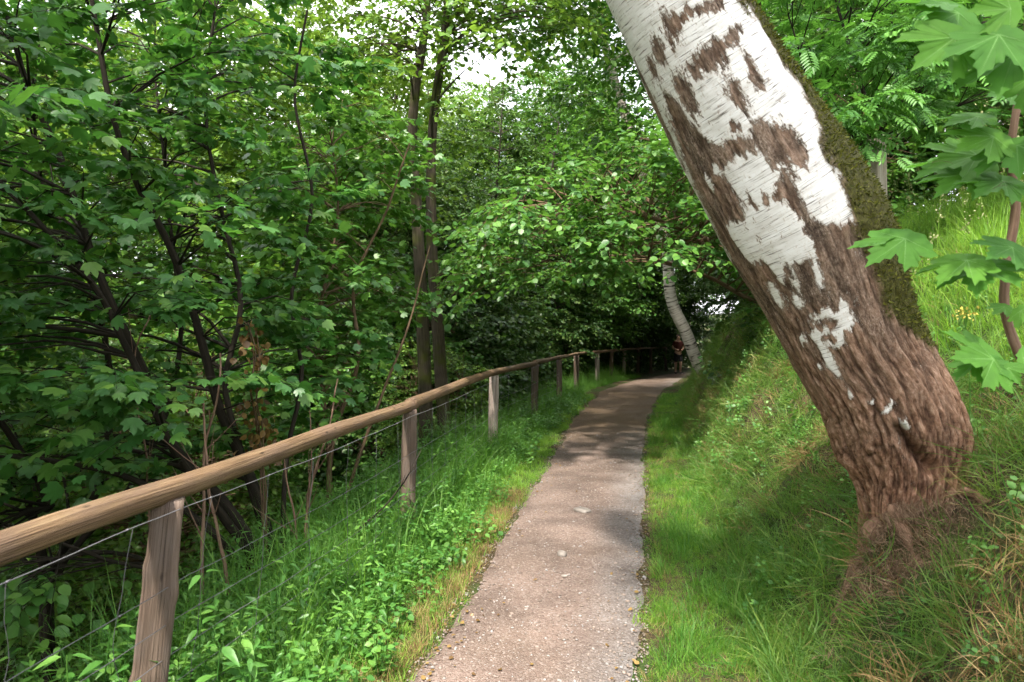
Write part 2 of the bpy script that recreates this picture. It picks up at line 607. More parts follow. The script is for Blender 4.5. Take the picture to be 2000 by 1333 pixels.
M['gravel'] = gravel_material()
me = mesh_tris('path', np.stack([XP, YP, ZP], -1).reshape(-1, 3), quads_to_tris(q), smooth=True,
               attrs={'across': TT.ravel(), 'earth_and_shade': np.clip(np.interp(YP, [9.2, 11.5, 17, 20], [0, .85, .85, .35]) + .25 * fbm(XP * 2, YP * 2, 6, 3), 0, 1).ravel()})  # second mask: stretch where tree shade is put into the colour
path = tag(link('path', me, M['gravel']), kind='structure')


def path_z(x, y):
    return tz(x, y) + 0.008


# ------------------------------------------------------------------ leaf shapes: y along the leaf, z its face
def leaf_ovate():
    mid = [(0, 0), (0, .33), (0, .68), (0, 1.02)]
    side = [(.24, .10), (.41, .36), (.34, .70)]
    v = [(x, y, -.10 * y * y) for x, y in mid]
    v += [(x, y, .10 * x - .12 * y * y + .04) for x, y in side]
    v += [(-x, y, .10 * x - .12 * y * y + .04) for x, y in side]
    t = []
    for o in (4, 7):
        s = [(0, o, 1), (o, o + 1, 1), (1, o + 1, 2), (o + 1, o + 2, 2), (2, o + 2, 3)]
        t += s if o == 7 else [(a, c, b) for a, b, c in s]
    return np.array(v), np.array(t)


def leaf_kite(w=.36):
    v = [(0, 0, 0), (w, .32, .07), (w * .85, .66, .04), (0, 1, -.08), (-w * .85, .66, .04), (-w, .32, .07)]
    t = [(0, 1, 2), (0, 2, 3), (0, 3, 4), (0, 4, 5)]
    return np.array(v), np.array(t)


def leaf_lobed(fine=False):
    if fine:
        h = [(0.0, 1.04), (.06, .90), (.13, .88), (.12, .78), (.22, .75), (.20, .66), (.19, .62), (.27, .66), (.35, .75), (.42, .74), (.55, .85),
             (.53, .71), (.60, .63), (.52, .56), (.52, .49), (.42, .43), (.50, .41), (.58, .38), (.63, .28), (.50, .24), (.42, .15), (.27, .09), (.14, -.02)]
    else:
        h = [(0.0, 1.04), (.16, .86), (.20, .69), (.47, .86), (.52, .64), (.44, .50), (.62, .34), (.34, .05)]
    pts = h + [(0, .04)] + [(-x, y) for x, y in h[:0:-1]]
    v = [(0, .22, .0)]
    for x, y in pts:
        r = math.hypot(x, y - .22)
        a = math.atan2(x, y - .22)
        crease = .05 * abs(math.sin(a * 2.6))
        v.append((x, y, crease - .20 * r * r))
    n = len(pts)
    t = [(0, 1 + (i + 1) % n, 1 + i) for i in range(n)]
    return np.array(v), np.array(t)


def leaf_pinnate():
    v, t = [], []
    kv, kt = leaf_kite(.19)

    def put(px, py, ang, ln):
        c, s = math.cos(ang), math.sin(ang)
        b = len(v)
        for (x, y, z) in kv * ln:
            v.append((px + x * c + y * s, py - x * s + y * c, z - .10 * (py + y) ** 2))
        t.extend([tuple(b + i for i in f) for f in kt])
    for i in range(6):
        y = .14 + .125 * i
        ln = .30 - .018 * abs(i - 2)
        put(.01, y, 1.05, ln)
        put(-.01, y, -1.05, ln)
    put(0, .80, 0, .28)
    b = len(v)
    v += [(-.008, 0, 0), (.008, 0, 0), (0, .82, -.07)]
    t.append((b, b + 1, b + 2))
    return np.array(v), np.array(t)


def leaf_lance():
    v = [(0, 0, 0), (.14, .20, .05), (.16, .42, .02), (.085, .74, -.10), (0, 1, -.22), (-.085, .74, -.10), (-.16, .42, .02), (-.14, .20, .05),
         (0, .4, -.02)]
    t = [(0, 1, 8), (1, 2, 8), (2, 3, 8), (3, 4, 8), (4, 5, 8), (5, 6, 8), (6, 7, 8), (7, 0, 8)]
    return np.array(v), np.array(t)


OVATE, KITE, LOBED, LOBED_FINE, PINNATE, LANCE = leaf_ovate(), leaf_kite(), leaf_lobed(), leaf_lobed(True), leaf_pinnate(), leaf_lance()


def leaf_frames(d, nrm):
    y = norm(d)
    z = nrm - (nrm * y).sum(-1, keepdims=True) * y
    z = norm(z)
    x = np.cross(y, z)
    return x, y, z


def leaves_mesh(name, pos, d, nrm, size, tmpl, rng, base=(0, 0, 0)):
    tv, tf = tmpl
    x, y, z = leaf_frames(d, nrm)
    n = len(pos)
    tvv = np.broadcast_to(tv[None], (n, *tv.shape)).copy()
    tvv[:, :, 2] *= rng.uniform(.3, 2.0, (n, 1))
    tvv[:, :, 0] *= rng.uniform(.85, 1.15, (n, 1))
    v = pos[:, None] + size[:, None, None] * (tvv[..., 0:1] * x[:, None] + tvv[..., 1:2] * y[:, None] + tvv[..., 2:3] * z[:, None])
    t = tf[None] + (np.arange(n) * len(tv))[:, None, None]
    r = np.repeat(rng.random(n), len(tv))
    return mesh_tris(name, v.reshape(-1, 3) - np.asarray(base), t.reshape(-1, 3), attrs={'rnd': r})


# ------------------------------------------------------------------ trees: limbs grow to reach points of the crown
def grow(tubes, stems, targets, rng, sprays=3, tw_len=.45, n_leaf=9, size=.09, flat=.55, droop=.12, rise=.18, petiole=.03,
         sides=4, rmin=.0022, keep=None, angle=(.7, 1.25)):
    """stems: (points, radii). Returns leaf arrays; limbs and twigs go into tubes."""
    P0, R0 = [], []
    for pts, rad in stems:
        P0.append(pts)
        R0.append(np.broadcast_to(rad, (len(pts),)))
    nodes = np.concatenate(P0)
    nrad = np.concatenate(R0)
    cap = len(nodes) + len(targets) * 14 + 10
    A = np.empty((cap, 3))
    B = np.empty(cap)
    n = len(nodes)
    A[:n], B[:n] = nodes, nrad
    dmin = np.array([np.min(((nodes - t) ** 2).sum(1)) for t in targets])
    order = np.argsort(dmin)
    LP, LD, LN, LS = [], [], [], []
    for i in order:
        t = targets[i]
        dv = t - A[:n]
        dist = np.sqrt((dv ** 2).sum(1)) + 1e-6
        cost = dist + 0.8 * np.clip(-dv[:, 2], 0, None) + 0.02 / (B[:n] + .006)
        k = int(np.argmin(cost))
        a, L = A[k], dist[k]
        if L > .02:
            c = (a + t) / 2 + np.array([0, 0, rise * L]) + rng.normal(0, .07 * L, 3)
            m = int(np.clip(L / .22, 3, 11))
            s = np.linspace(0, 1, m)[:, None]
            pts = (1 - s) ** 2 * a + 2 * s * (1 - s) * c + s ** 2 * t
            r = np.linspace(min(B[k] * .75, .004 + .0075 * L), rmin, m)
            tubes.add(pts, r, sides if r[0] > .006 else 3)
            A[n:n + m - 1], B[n:n + m - 1] = pts[1:], r[1:]
            n += m - 1
            d0 = norm(pts[-1] - pts[-2])
        else:
            d0 = norm(rng.normal(0, 1, 3))
        for w in range(sprays):
            az = rng.normal(0, .9)
            d = d0 * np.array([1, 1, flat])
            cz, sz = math.cos(az), math.sin(az)
            d = np.array([d[0] * cz - d[1] * sz, d[0] * sz + d[1] * cz, d[2] + rng.normal(0, .2)])
            d = norm(d)
            Lw = tw_len * rng.uniform(.55, 1.25)
            m = 5
            s = np.linspace(0, 1, m)[:, None]
            tw = t + d * Lw * s - np.array([0, 0, droop * Lw]) * s ** 2
            tubes.add(tw, np.linspace(rmin, rmin * .5, m), 3)
            nl = max(3, int(n_leaf * rng.uniform(.7, 1.25)))
            u = np.linspace(.08, 1.0, nl)
            pos = t + d * Lw * u[:, None] - np.array([0, 0, droop * Lw]) * (u ** 2)[:, None]
            tan = norm(d[None] - np.array([0, 0, 2 * droop])[None] * u[:, None])
            up = np.array([0, 0, 1.0])
            sv = norm(np.cross(tan, up))
            side = np.where(np.arange(nl) % 2 == 0, 1, -1) * rng.uniform(*angle, nl)
            side[-1] *= .15
            ld = tan * np.cos(side)[:, None] + sv * np.sin(side)[:, None]
            ld = ld + np.array([0, 0, 1.0]) * rng.normal(-.22, .28, nl)[:, None]
            ld = norm(ld)
            nr = norm(np.array([0, 0, 1.0]) + rng.normal(0, .42, (nl, 3)))
            LP.append(pos + ld * petiole)
            LD.append(ld)
            LN.append(nr)
            LS.append(size * rng.uniform(.6, 1.2, nl))
    return np.concatenate(LP), np.concatenate(LD), np.concatenate(LN), np.concatenate(LS)


def ellipsoid(rng, n, c, r, lo=.35):
    d = norm(rng.normal(0, 1, (n, 3)))
    rad = rng.uniform(lo ** 3, 1, n) ** (1 / 3)
    return np.asarray(c) + d * rad[:, None] * np.asarray(r)


def make_tree(name, h, r, crown_lo, crown_r, seed, leaf, mat, bark, n_t, size, sprays=3, n_leaf=10, tw=.6, lean=.04, forks=1, cat='tree', tri=KITE):
    rng = np.random.default_rng(seed)
    root = thing(name, (0, 0, 0), 'tree', cat)
    tb = Tubes()
    stems = []
    for f in range(forks):
        a = rng.uniform(0, 2 * np.pi)
        sp = 0 if forks == 1 else .22 * h
        pts = np.array([[0, 0, -.5], [0, 0, 0], [sp * .3 * math.cos(a) + rng.normal(0, lean * h * .3), sp * .3 * math.sin(a) + rng.normal(0, lean * h * .3), h * .35],
                        [sp * math.cos(a) + rng.normal(0, lean * h), sp * math.sin(a) + rng.normal(0, lean * h), h * .7],
                        [sp * 1.2 * math.cos(a) + rng.normal(0, lean * h), sp * 1.2 * math.sin(a) + rng.normal(0, lean * h), h * .97]])
        c = spline(pts, 26)
        rad = r * np.linspace(1.15, .08, 26) * (1 if forks == 1 else .6)
        tb.add(c, rad, 9, wob=.12)
        stems.append((c[6:], rad[6:]))
    cz = (crown_lo + h) / 2
    T = ellipsoid(rng, n_t, (0, 0, cz), (crown_r, crown_r, (h - crown_lo) / 2 + .3), .4)
    T += .35 * np.stack([fbm(T[:, 0] * .8, T[:, 1] * .8, T[:, 2] * .8 + k, 2) for k in (0, 20, 40)], -1) * crown_r
    br = Tubes()
    lp, ld, ln, ls = grow(br, stems, T, rng, sprays, tw, n_leaf, size, petiole=.02)
    tb.build('trunk', bark, root)
    br.build('branch', bark, root)
    link('crown', leaves_mesh('crown', lp, ld, ln, ls, leaf, rng), mat, root)
    return root


# ------------------------------------------------------------------ the tall background trees and bushes
protos = {
    'tall_light': make_tree('broadleaf_tree', 13.0, .17, 2.0, 3.3, 11, KITE, M['leaf_light'], M['bark_grey'], 900, .125, 4, 11, .75, forks=2),
    'tall_mid': make_tree('broadleaf_tree', 12.0, .15, 1.6, 3.2, 12, KITE, M['leaf_hazel'], M['bark_grey'], 950, .125, 4, 11, .75, forks=3),
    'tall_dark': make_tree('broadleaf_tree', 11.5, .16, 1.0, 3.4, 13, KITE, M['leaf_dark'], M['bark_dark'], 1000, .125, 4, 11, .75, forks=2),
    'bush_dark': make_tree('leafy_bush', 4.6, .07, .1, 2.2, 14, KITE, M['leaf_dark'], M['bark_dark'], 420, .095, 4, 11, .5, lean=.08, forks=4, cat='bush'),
    'bush_mid': make_tree('leafy_bush', 4.4, .06, .2, 2.1, 15, OVATE, M['leaf_hazel'], M['bark_twig'], 330, .10, 4, 10, .5, lean=.08, forks=4, cat='bush'),
    'bush_light': make_tree('leafy_bush', 4.0, .06, .1, 2.1, 16, KITE, M['leaf_light'], M['bark_twig'], 360, .10, 4, 10, .5, lean=.08, forks=4, cat='bush'),
}
used = set()


def place(kind, x, y, sc, label, group, rz=None, dz=0.0):
    root = protos[kind]
    z = tz(x, y) - .05 + dz
    rz = RNG.uniform(0, 6.28) if rz is None else rz
    if kind not in used:
        used.add(kind)
        root.location = (x, y, z)
        root.rotation_euler = (0, 0, rz)
        root.scale = (sc, sc, sc)
        tag(root, label, None, group)
        return root
    return copy_tree(root, (x, y, z), rz, sc, label, group)


G1, G2, G3, G4 = 'bushes along the far side of the fence', 'trees in the valley beyond the fence', 'trees and bushes on the bank', 'trees closing the far end of the path'
FAR = [
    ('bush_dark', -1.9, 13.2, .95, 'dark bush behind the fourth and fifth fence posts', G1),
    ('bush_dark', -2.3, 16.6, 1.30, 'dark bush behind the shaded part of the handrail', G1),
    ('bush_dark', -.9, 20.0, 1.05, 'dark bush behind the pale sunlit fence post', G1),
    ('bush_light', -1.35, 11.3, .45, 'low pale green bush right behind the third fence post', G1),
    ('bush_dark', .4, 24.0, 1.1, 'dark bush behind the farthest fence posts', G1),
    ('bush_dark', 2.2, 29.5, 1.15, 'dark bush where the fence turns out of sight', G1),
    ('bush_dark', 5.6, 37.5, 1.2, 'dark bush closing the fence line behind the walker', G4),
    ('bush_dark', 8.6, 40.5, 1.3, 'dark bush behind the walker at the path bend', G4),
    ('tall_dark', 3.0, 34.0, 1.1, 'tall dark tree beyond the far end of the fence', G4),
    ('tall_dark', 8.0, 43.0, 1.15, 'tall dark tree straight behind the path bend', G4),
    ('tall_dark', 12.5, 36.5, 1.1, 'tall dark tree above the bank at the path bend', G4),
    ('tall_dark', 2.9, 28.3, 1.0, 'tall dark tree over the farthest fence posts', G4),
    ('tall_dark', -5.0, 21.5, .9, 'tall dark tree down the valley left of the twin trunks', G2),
    ('bush_mid', 5.6, 13.6, .95, 'green bush on the bank above the small birch', G3),
    ('bush_dark', 6.2, 17.2, 1.0, 'dark bush on the bank behind the small birch', G3),
    ('bush_dark', 9.2, 22.5, 1.0, 'dark bush overhanging the path from the bank', G3),
    ('bush_dark', 11.4, 28.0, 1.1, 'dark bush on the bank near the walker', G3),
    ('tall_mid', 7.6, 19.5, .85, 'tall green tree leaning over the path from the bank', G3),
    ('tall_mid', 9.0, 13.0, .8, 'tall green tree behind the white birch trunk', G3),
    ('tall_dark', 11.5, 24.0, .9, 'tall dark tree high on the bank', G3),
    ('tall_light', 12.0, 16.0, .85, 'tall light green tree high on the bank', G3),
    ('bush_mid', 7.6, 10.2, .8, 'green bush on the bank crest beside the old post', G3),
    ('bush_light', 10.2, 11.5, .9, 'light green bush at the top of the meadow slope', G3),
    ('tall_mid', 13.5, 10.5, .75, 'tall green tree above the meadow slope', G3),
    ('tall_light', -4.6, 17.5, 1.0, 'tall light green tree just left of the twin trunks', G2),
    ('tall_light', 3.4, 35.0, 1.25, 'tall light green tree crown right of the gap of sky', G2),
    ('tall_light', -6.5, 14.0, .95, 'tall light green tree behind the hazel stems', G2),
    ('tall_mid', -9.5, 17.5, 1.0, 'tall green tree behind the dark multi-stemmed shrub', G2),
    ('tall_light', -11.0, 12.5, .9, 'tall light green tree at the left edge of the wood', G2),
    ('tall_light', -5.5, 25.0, 1.1, 'tall light green tree deep in the valley', G2),
    ('tall_mid', -11.0, 27.0, 1.1, 'tall green tree deep in the valley', G2),
    ('tall_light', -17.0, 22.0, 1.1, 'tall light green tree far across the valley', G2),
    ('tall_mid', -19.0, 33.0, 1.3, 'tall green tree on the far valley side', G2),
    ('tall_light', -9.0, 37.0, 1.3, 'tall light green tree on the far valley side', G2),
    ('bush_light', -4.3, 8.6, .85, 'sunlit light green bush down in the valley', G2),
    ('bush_mid', -5.2, 11.2, 1.0, 'green bush down in the valley', G2),
    ('bush_light', -7.6, 9.8, 1.0, 'sunlit light green bush by the left edge', G2),
    ('bush_mid', -2.6, 13.4, .95, 'green bush just left of the twin trunks', G2),
    ('bush_light', -8.0, 16.0, 1.2, 'sunlit light green bush far behind the shrub stems', G2),
    ('tall_mid', 1.9, 24.5, 1.0, 'tall green tree behind the fence right of the sky gap', G2),
    ('tall_light', 4.2, 42.0, 1.3, 'tall light green tree behind the arching hazel', G4),
    ('tall_mid', 9.5, 50.0, 1.4, 'tall green tree far behind the path bend', G4),
    ('tall_mid', 17.0, 17.0, .9, 'tall green tree on the skyline of the meadow slope', G3),
    ('bush_mid', 12.8, 13.5, 1.0, 'green bush on the skyline of the meadow slope', G3),
    ('bush_light', 13.5, 16.5, 1.2, 'light green bush on the skyline above the meadow', G3),
    ('bush_mid', 10.4, 15.5, 1.0, 'green bush on the skyline behind the birch', G3),
    ('tall_mid', -5.0, .8, .85, 'unseen green tree added beyond the left edge to shade the shrub', G2),  # out of view, added to keep sun off the shrub
    ('tall_mid', -9.0, 5.2, 1.0, 'unseen green tree added past the left edge to shade the farther shrubs', G2),  # out of view, second sun blocker added for the shrubs
    ('tall_light', -1.9, 27.0, 1.05, 'tall light green tree seen between the twin trunks and the hazel', G2),
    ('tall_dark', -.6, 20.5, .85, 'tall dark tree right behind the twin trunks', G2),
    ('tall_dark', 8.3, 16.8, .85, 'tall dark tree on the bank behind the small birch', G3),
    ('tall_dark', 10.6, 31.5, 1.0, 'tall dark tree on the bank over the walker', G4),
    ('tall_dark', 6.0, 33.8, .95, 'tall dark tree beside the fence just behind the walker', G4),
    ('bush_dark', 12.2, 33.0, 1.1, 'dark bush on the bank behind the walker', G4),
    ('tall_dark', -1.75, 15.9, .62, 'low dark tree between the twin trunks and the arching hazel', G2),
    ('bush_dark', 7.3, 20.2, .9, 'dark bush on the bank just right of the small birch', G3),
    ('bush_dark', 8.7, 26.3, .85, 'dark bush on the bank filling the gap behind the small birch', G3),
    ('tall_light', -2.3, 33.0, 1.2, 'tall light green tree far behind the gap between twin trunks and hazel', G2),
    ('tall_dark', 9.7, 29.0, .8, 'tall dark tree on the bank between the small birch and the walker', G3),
    ('bush_mid', -12.0, 18.5, 1.3, 'green bush far across the valley', G2),
]
for k, x, y, sc, lb, g in FAR:
    place(k, x, y, sc, lb, g)

# ------------------------------------------------------------------ the large leaning birch
def birch():
    rng = np.random.default_rng(21)
    # centre line as seen (x, y, distance, half width across the trunk in pixels)
    cl = np.array([(1778, 1175, 3.42, 96), (1772, 1080, 3.42, 84), (1772, 1000, 3.42, 86), (1774, 930, 3.42, 100), (1760, 860, 3.42, 116),
                   (1724, 770, 3.40, 119), (1678, 690, 3.38, 119), (1618, 560, 3.35, 130), (1568, 450, 3.32, 145), (1482, 300, 3.28, 139), (1395, 150, 3.22, 127),
                   (1318, 0, 3.17, 117), (1180, -290, 3.08, 108), (1030, -640, 2.98, 100), (900, -1000, 2.9, 92), (800, -1500, 2.8, 76)], float)
    c3 = np.array([P(x, y, d) for x, y, d, w in cl])
    rad = cl[:, 3] / F * cl[:, 2]
    full = np.concatenate([c3, rad[:, None], cl[:, :2], cl[:, 3:4]], 1)
    n = 640
    f = spline(full, n)
    C, R, PX, W = f[:, :3], f[:, 3], f[:, 4:6], f[:, 6]
    base = C[0].copy()
    tan = norm(np.gradient(C, axis=0))
    view = norm(np.array([0, 0, CAMZ]) - C)
    front = norm(view - (view * tan).sum(1, keepdims=True) * tan)
    right = norm(np.cross(tan, front)) * -1
    right = np.where((right[:, :1] < 0), -right, right)
    m = 300
    th = np.linspace(-np.pi, np.pi, m, endpoint=False)
    S = np.concatenate([[0], np.cumsum(np.linalg.norm(np.diff(C, axis=0), axis=1))])
    TH, SS = np.meshgrid(th, S)
    Rg = R[:, None] * np.ones_like(TH)
    A = TH * 0.30                      # arc metre, near enough all the way up
    cx, cy, cz = np.cos(TH) * .3, np.sin(TH) * .3, SS
    Ypix = PX[:, 1][:, None] * np.ones_like(TH)

    def to_sa(x, y):
        dd = (PX[:, 0] - x) ** 2 + (PX[:, 1] - y) ** 2
        k = int(np.argmin(dd))
        t2 = PX[min(k + 3, n - 1)] - PX[max(k - 3, 0)]
        t2 = t2 / np.linalg.norm(t2)
        rt = np.array([-t2[1], t2[0]])
        if rt[0] < 0:
            rt = -rt
        uu = np.clip(((x - PX[k, 0]) * rt[0] + (y - PX[k, 1]) * rt[1]) / W[k], -.97, .97)
        return S[k], math.asin(uu) * .30, 3.3 / F

    # jagged, flame-like edges: warp stretched along the trunk
    w1 = fbm(cx * 26, cy * 26, cz * 7, 4)
    w2 = fbm(cx * 60 + 9, cy * 60, cz * 16, 3)
    w3 = fbm(cx * 9 + 5, cy * 9, cz * 4, 3)
    field = 1.5 / (1 + np.exp(-(Ypix - 478) / 24)) - .72
    field += 0.45 * np.clip((-TH - .95) / .35, 0, 1) * np.clip((Ypix - 60) / 120, 0, 1)       # brown strip at the left side
    field += np.where(np.abs(TH) > 1.6, .5 * w3 + .1, 0)
    brown = [(1318, 60, 13, 30), (1294, 96, 14, 22), (1345, 46, 22, 9), (1385, 30, 24, 9), (1412, 18, 20, 9), (1282, 132, 10, 22),
             (1372, 126, 22, 15), (1404, 106, 22, 16), (1434, 84, 16, 11), (1458, 136, 6, 24), (1466, 162, 9, 16),
             (1340, 168, 12, 24), (1354, 194, 10, 20), (1432, 178, 10, 26), (1430, 236, 9, 9),
             (1322, 214, 13, 34), (1345, 245, 14, 40), (1368, 276, 16, 42), (1254, 148, 10, 40), (1272, 186, 9, 40), (1300, 240, 10, 45),
             (1390, 286, 18, 22), (1422, 280, 18, 16), (1452, 276, 18, 16), (1478, 250, 11, 22), (1496, 272, 18, 22), (1522, 276, 18, 30), (1548, 300, 12, 34), (1508, 298, 18, 14),
             (1414, 352, 25, 42), (1438, 392, 20, 34), (1388, 360, 12, 46), (1360, 320, 12, 60), (1522, 340, 20, 30), (1532, 382, 18, 28), (1552, 404, 16, 28), (1576, 434, 18, 26),
             (1604, 448, 20, 20), (1634, 432, 18, 22), (1466, 372, 6, 18), (1490, 368, 8, 22), (1486, 444, 7, 20), (1406, 420, 18, 50), (1438, 472, 20, 50), (1464, 520, 22, 50),
             (1498, 504, 12, 26), (1536, 502, 9, 22), (1566, 506, 12, 26), (1610, 480, 20, 26)]
    white = [(1470, 335, 36, 30), (1590, 362, 26, 46), (1615, 395, 20, 30), (1515, 430, 36, 34), (1545, 468, 30, 30), (1440, 440, 10, 24), (1465, 470, 10, 20), (1520, 560, 9, 26), (1555, 560, 8, 17),
             (1520, 505, 9, 24), (1550, 520, 7, 20), (1590, 515, 8, 24),
             (1616, 588, 30, 9), (1640, 600, 16, 14), (1595, 624, 18, 7), (1631, 620, 10, 7), (1628, 642, 13, 8), (1607, 664, 9, 36), (1622, 690, 7, 18), (1571, 647, 7, 9), (1600, 695, 4, 7),
             (1649, 740, 5, 8), (1680, 745, 7, 5), (1712, 758, 14, 7), (1745, 784, 8, 18), (1520, 395, 14, 20), (1390, 340, 7, 24), (1403, 318, 6, 16)]
    w5 = fbm(cx * 85 + 1, cy * 85, cz * 9, 2)
    aw = A + .008 * w1 + .006 * w2
    sw = SS + .030 * w1 + .034 * w2 + .030 * w5
    for lst, sg in ((brown, 1.5), (white, -1.7)):
        for x, y, rx, ry in lst:
            s0, a0, k = to_sa(x, y)
            g = ((aw - a0) / (rx * 1.15 * k)) ** 2 + ((sw - s0) / (ry * 1.15 * k)) ** 2
            field += sg * np.exp(-g ** .9)
    w4 = fbm(cx * 110 + 3, cy * 110, cz * 30, 2)
    field += .26 * w1 + .62 * w2 + .45 * w4 - .10 * np.clip((460 - Ypix) / 60, 0, 1)
    br = np.clip(field / .22 + .5, 0, 1)
    # moss on the upper side of the leaning trunk
    mo_edge = np.interp(Ypix, [-600, 0, 240, 350, 470, 620, 760, 900], [.75, .80, .86, .66, .52, .60, 1.1, 1.6])
    mo = np.clip((np.sin(np.clip(TH, -1.57, 1.57)) - mo_edge + .16 * w3 + .14 * w1) / .10 + .5, 0, 1)
    back = np.clip((TH - 1.57) / .3, 0, 1) * np.clip((2.7 - TH) / .5, 0, 1)
    mo = np.maximum(mo, back * np.clip(.8 + w3, 0, 1)) * np.clip((960 - Ypix) / 150, 0, 1)
    mo *= np.clip((field > -2) * 1.0, 0, 1)
    br2 = np.maximum(br, mo * .9)
    # relief
    low = np.clip((Ypix - 520) / 350, 0, 1)
    rid = 1 - np.clip(np.abs(fbm(cx * 32, cy * 32, cz * 4.2, 4)) * 4.2, 0, 1.6) ** .7
    rid2 = 1 - np.clip(np.abs(fbm(cx * 56 + 4, cy * 56, cz * 9, 3)) * 4, 0, 1.6) ** .8
    rid, rid2 = -rid, -rid2
    disp = br2 * (-.002 + (.004 + .010 * low) * rid + (.003 + .006 * low) * rid2) + .008 * w3
    disp += (1 - br2) * .0012 * fbm(cx * 12, cy * 12, cz * 80, 2)
    disp += mo * (.006 + .012 * fbm(cx * 40, cy * 40, cz * 40, 3))
    # root flare with lobes, and the hollow between them
    fl = np.exp(-np.clip(SS - .25, 0, None) / .22)
    disp += fl * (.026 * np.cos(3 * TH + .6) + .022 * np.cos(5 * TH + 2.0) + .03 * w3)
    for (pts, dep, wd) in (([(1738, 798), (1765, 840), (1790, 872), (1822, 905)], .085, .026), ([(1700, 800), (1712, 880), (1722, 960)], .02, .02), ([(1690, 700), (1700, 760)], .015, .02)):
        for (x0, y0), (x1, y1) in zip(pts[:-1], pts[1:]):
            for t in np.linspace(0, 1, 5)[:-1]:
                s0, a0, k = to_sa(x0 + (x1 - x0) * t, y0 + (y1 - y0) * t)
                g = ((A + .008 * w1 - a0) / wd) ** 2 + ((SS - s0) / .035) ** 2
                disp -= dep * .55 * np.exp(-g)
    for (x, y, dp, r1) in ((1660, 900, .03, .12), (1860, 830, .022, .14), (1745, 470, .03, .14)):
        s0, a0, k = to_sa(x, y)
        disp += dp * np.exp(-(((A - a0) / r1) ** 2 + ((SS - s0) / (r1 * 1.6)) ** 2))
    rr = Rg + disp
    V = C[:, None] + rr[..., None] * (np.cos(TH)[..., None] * front[:, None] + np.sin(TH)[..., None] * right[:, None])
    i = np.arange(n - 1)[:, None] * m
    j = np.arange(m)[None]
    k = (j + 1) % m
    q = np.stack([i + j, i + k, i + m + k, i + m + j], -1).reshape(-1, 4)
    shade = np.clip((rid * .6 + rid2 * .4) * .5 + .5, 0, 1)
    uv = np.stack([TH * .3, SS], -1).reshape(-1, 2)
    me = mesh_tris('trunk', V.reshape(-1, 3) - base, quads_to_tris(q), smooth=True, uv=uv,
                   attrs={'brown': np.maximum(field, mo * 1.2 - .6).ravel(), 'moss': mo.ravel(), 'ridge': shade.ravel(), 'low': np.clip((Ypix - 520) / 380, 0, 1).ravel()})
    # material
    mt, nt, N, L, out = new_mat('birch_bark')
    uvn = node(N, 'UVMap')

    def noise(scale, det=4.0, rough=.6):
        mp = node(N, 'Mapping')
        mp.inputs['Scale'].default_value = (*scale, 1)
        L.new(uvn.outputs[0], mp.inputs['Vector'])
        ns = node(N, 'TexNoise', Scale=1.0, Detail=det, Roughness=rough)
        L.new(mp.outputs[0], ns.inputs['Vector'])
        return ns.outputs['Fac']
    lent = noise((9, 130), 3)
    lent2 = noise((22, 210), 2)
    paper = noise((5, 40), 5)
    furrow = noise((62, 20), 6, .75)
    grain = noise((160, 60), 4, .7)
    blotch = noise((7, 4), 4)
    wr = ramp(N, [(.30, (.58, .55, .52)), (.52, (.73, .71, .69)), (.75, (.80, .79, .78))])
    L.new(paper, wr.inputs[0])
    lr = ramp(N, [(.33, (.10, .08, .07)), (.39, (.60, .58, .56)), (.45, (1, 1, 1))])
    L.new(lent, lr.inputs[0])
    lr2 = ramp(N, [(.27, (.35, .30, .27)), (.34, (1, 1, 1))])
    L.new(lent2, lr2.inputs[0])
    m1 = node(N, 'MixRGB', blend_type='MULTIPLY')
    m1.inputs[0].default_value = .85
    L.new(wr.outputs[0], m1.inputs[1])
    L.new(lr.outputs[0], m1.inputs[2])
    m2 = node(N, 'MixRGB', blend_type='MULTIPLY')
    m2.inputs[0].default_value = .8
    L.new(m1.outputs[0], m2.inputs[1])
    L.new(lr2.outputs[0], m2.inputs[2])
    brn = ramp(N, [(.32, (.060, .036, .024)), (.45, (.190, .115, .076)), (.56, (.320, .215, .155)), (.70, (.480, .370, .295))])
    L.new(furrow, brn.inputs[0])
    gry = ramp(N, [(.34, (.050, .034, .024)), (.5, (.215, .150, .110)), (.68, (.470, .385, .320))])
    L.new(grain, gry.inputs[0])
    mb = node(N, 'Mix', data_type='RGBA')
    br_ = ramp(N, [(.42, (0, 0, 0)), (.60, (1, 1, 1))])
    L.new(blotch, br_.inputs[0])
    L.new(br_.outputs[0], mb.inputs['Factor'])
    L.new(brn.outputs[0], mb.inputs['A'])
    L.new(gry.outputs[0], mb.inputs['B'])
    red = node(N, 'Mix', data_type='RGBA')
    lo = node(N, 'Attribute', attribute_name='low')
    ml = node(N, 'Math', operation='MULTIPLY')
    ml.inputs[1].default_value = .75
    L.new(lo.outputs['Fac'], ml.inputs[0])
    L.new(ml.outputs[0], red.inputs['Factor'])
    L.new(mb.outputs['Result'], red.inputs['A'])
    rdr = ramp(N, [(.34, (.080, .034, .018)), (.5, (.290, .140, .080)), (.68, (.560, .360, .255))])
    L.new(furrow, rdr.inputs[0])
    L.new(rdr.outputs[0], red.inputs['B'])
    ra = node(N, 'Attribute', attribute_name='ridge')
    rr_ = ramp(N, [(.18, (.20, .17, .15)), (.48, (1, 1, 1)), (.8, (1.0, 1.0, 1.0))])
    L.new(ra.outputs['Fac'], rr_.inputs[0])
    fis = node(N, 'MixRGB', blend_type='MULTIPLY')
    fis.inputs[0].default_value = .8
    L.new(red.outputs['Result'], fis.inputs[1])
    L.new(rr_.outputs[0], fis.inputs[2])
    mixb = node(N, 'Mix', data_type='RGBA')
    ab = node(N, 'Attribute', attribute_name='brown')
    # ragged edge: the bark grain decides where the white skin has torn
    e1 = node(N, 'Math', operation='MULTIPLY_ADD')
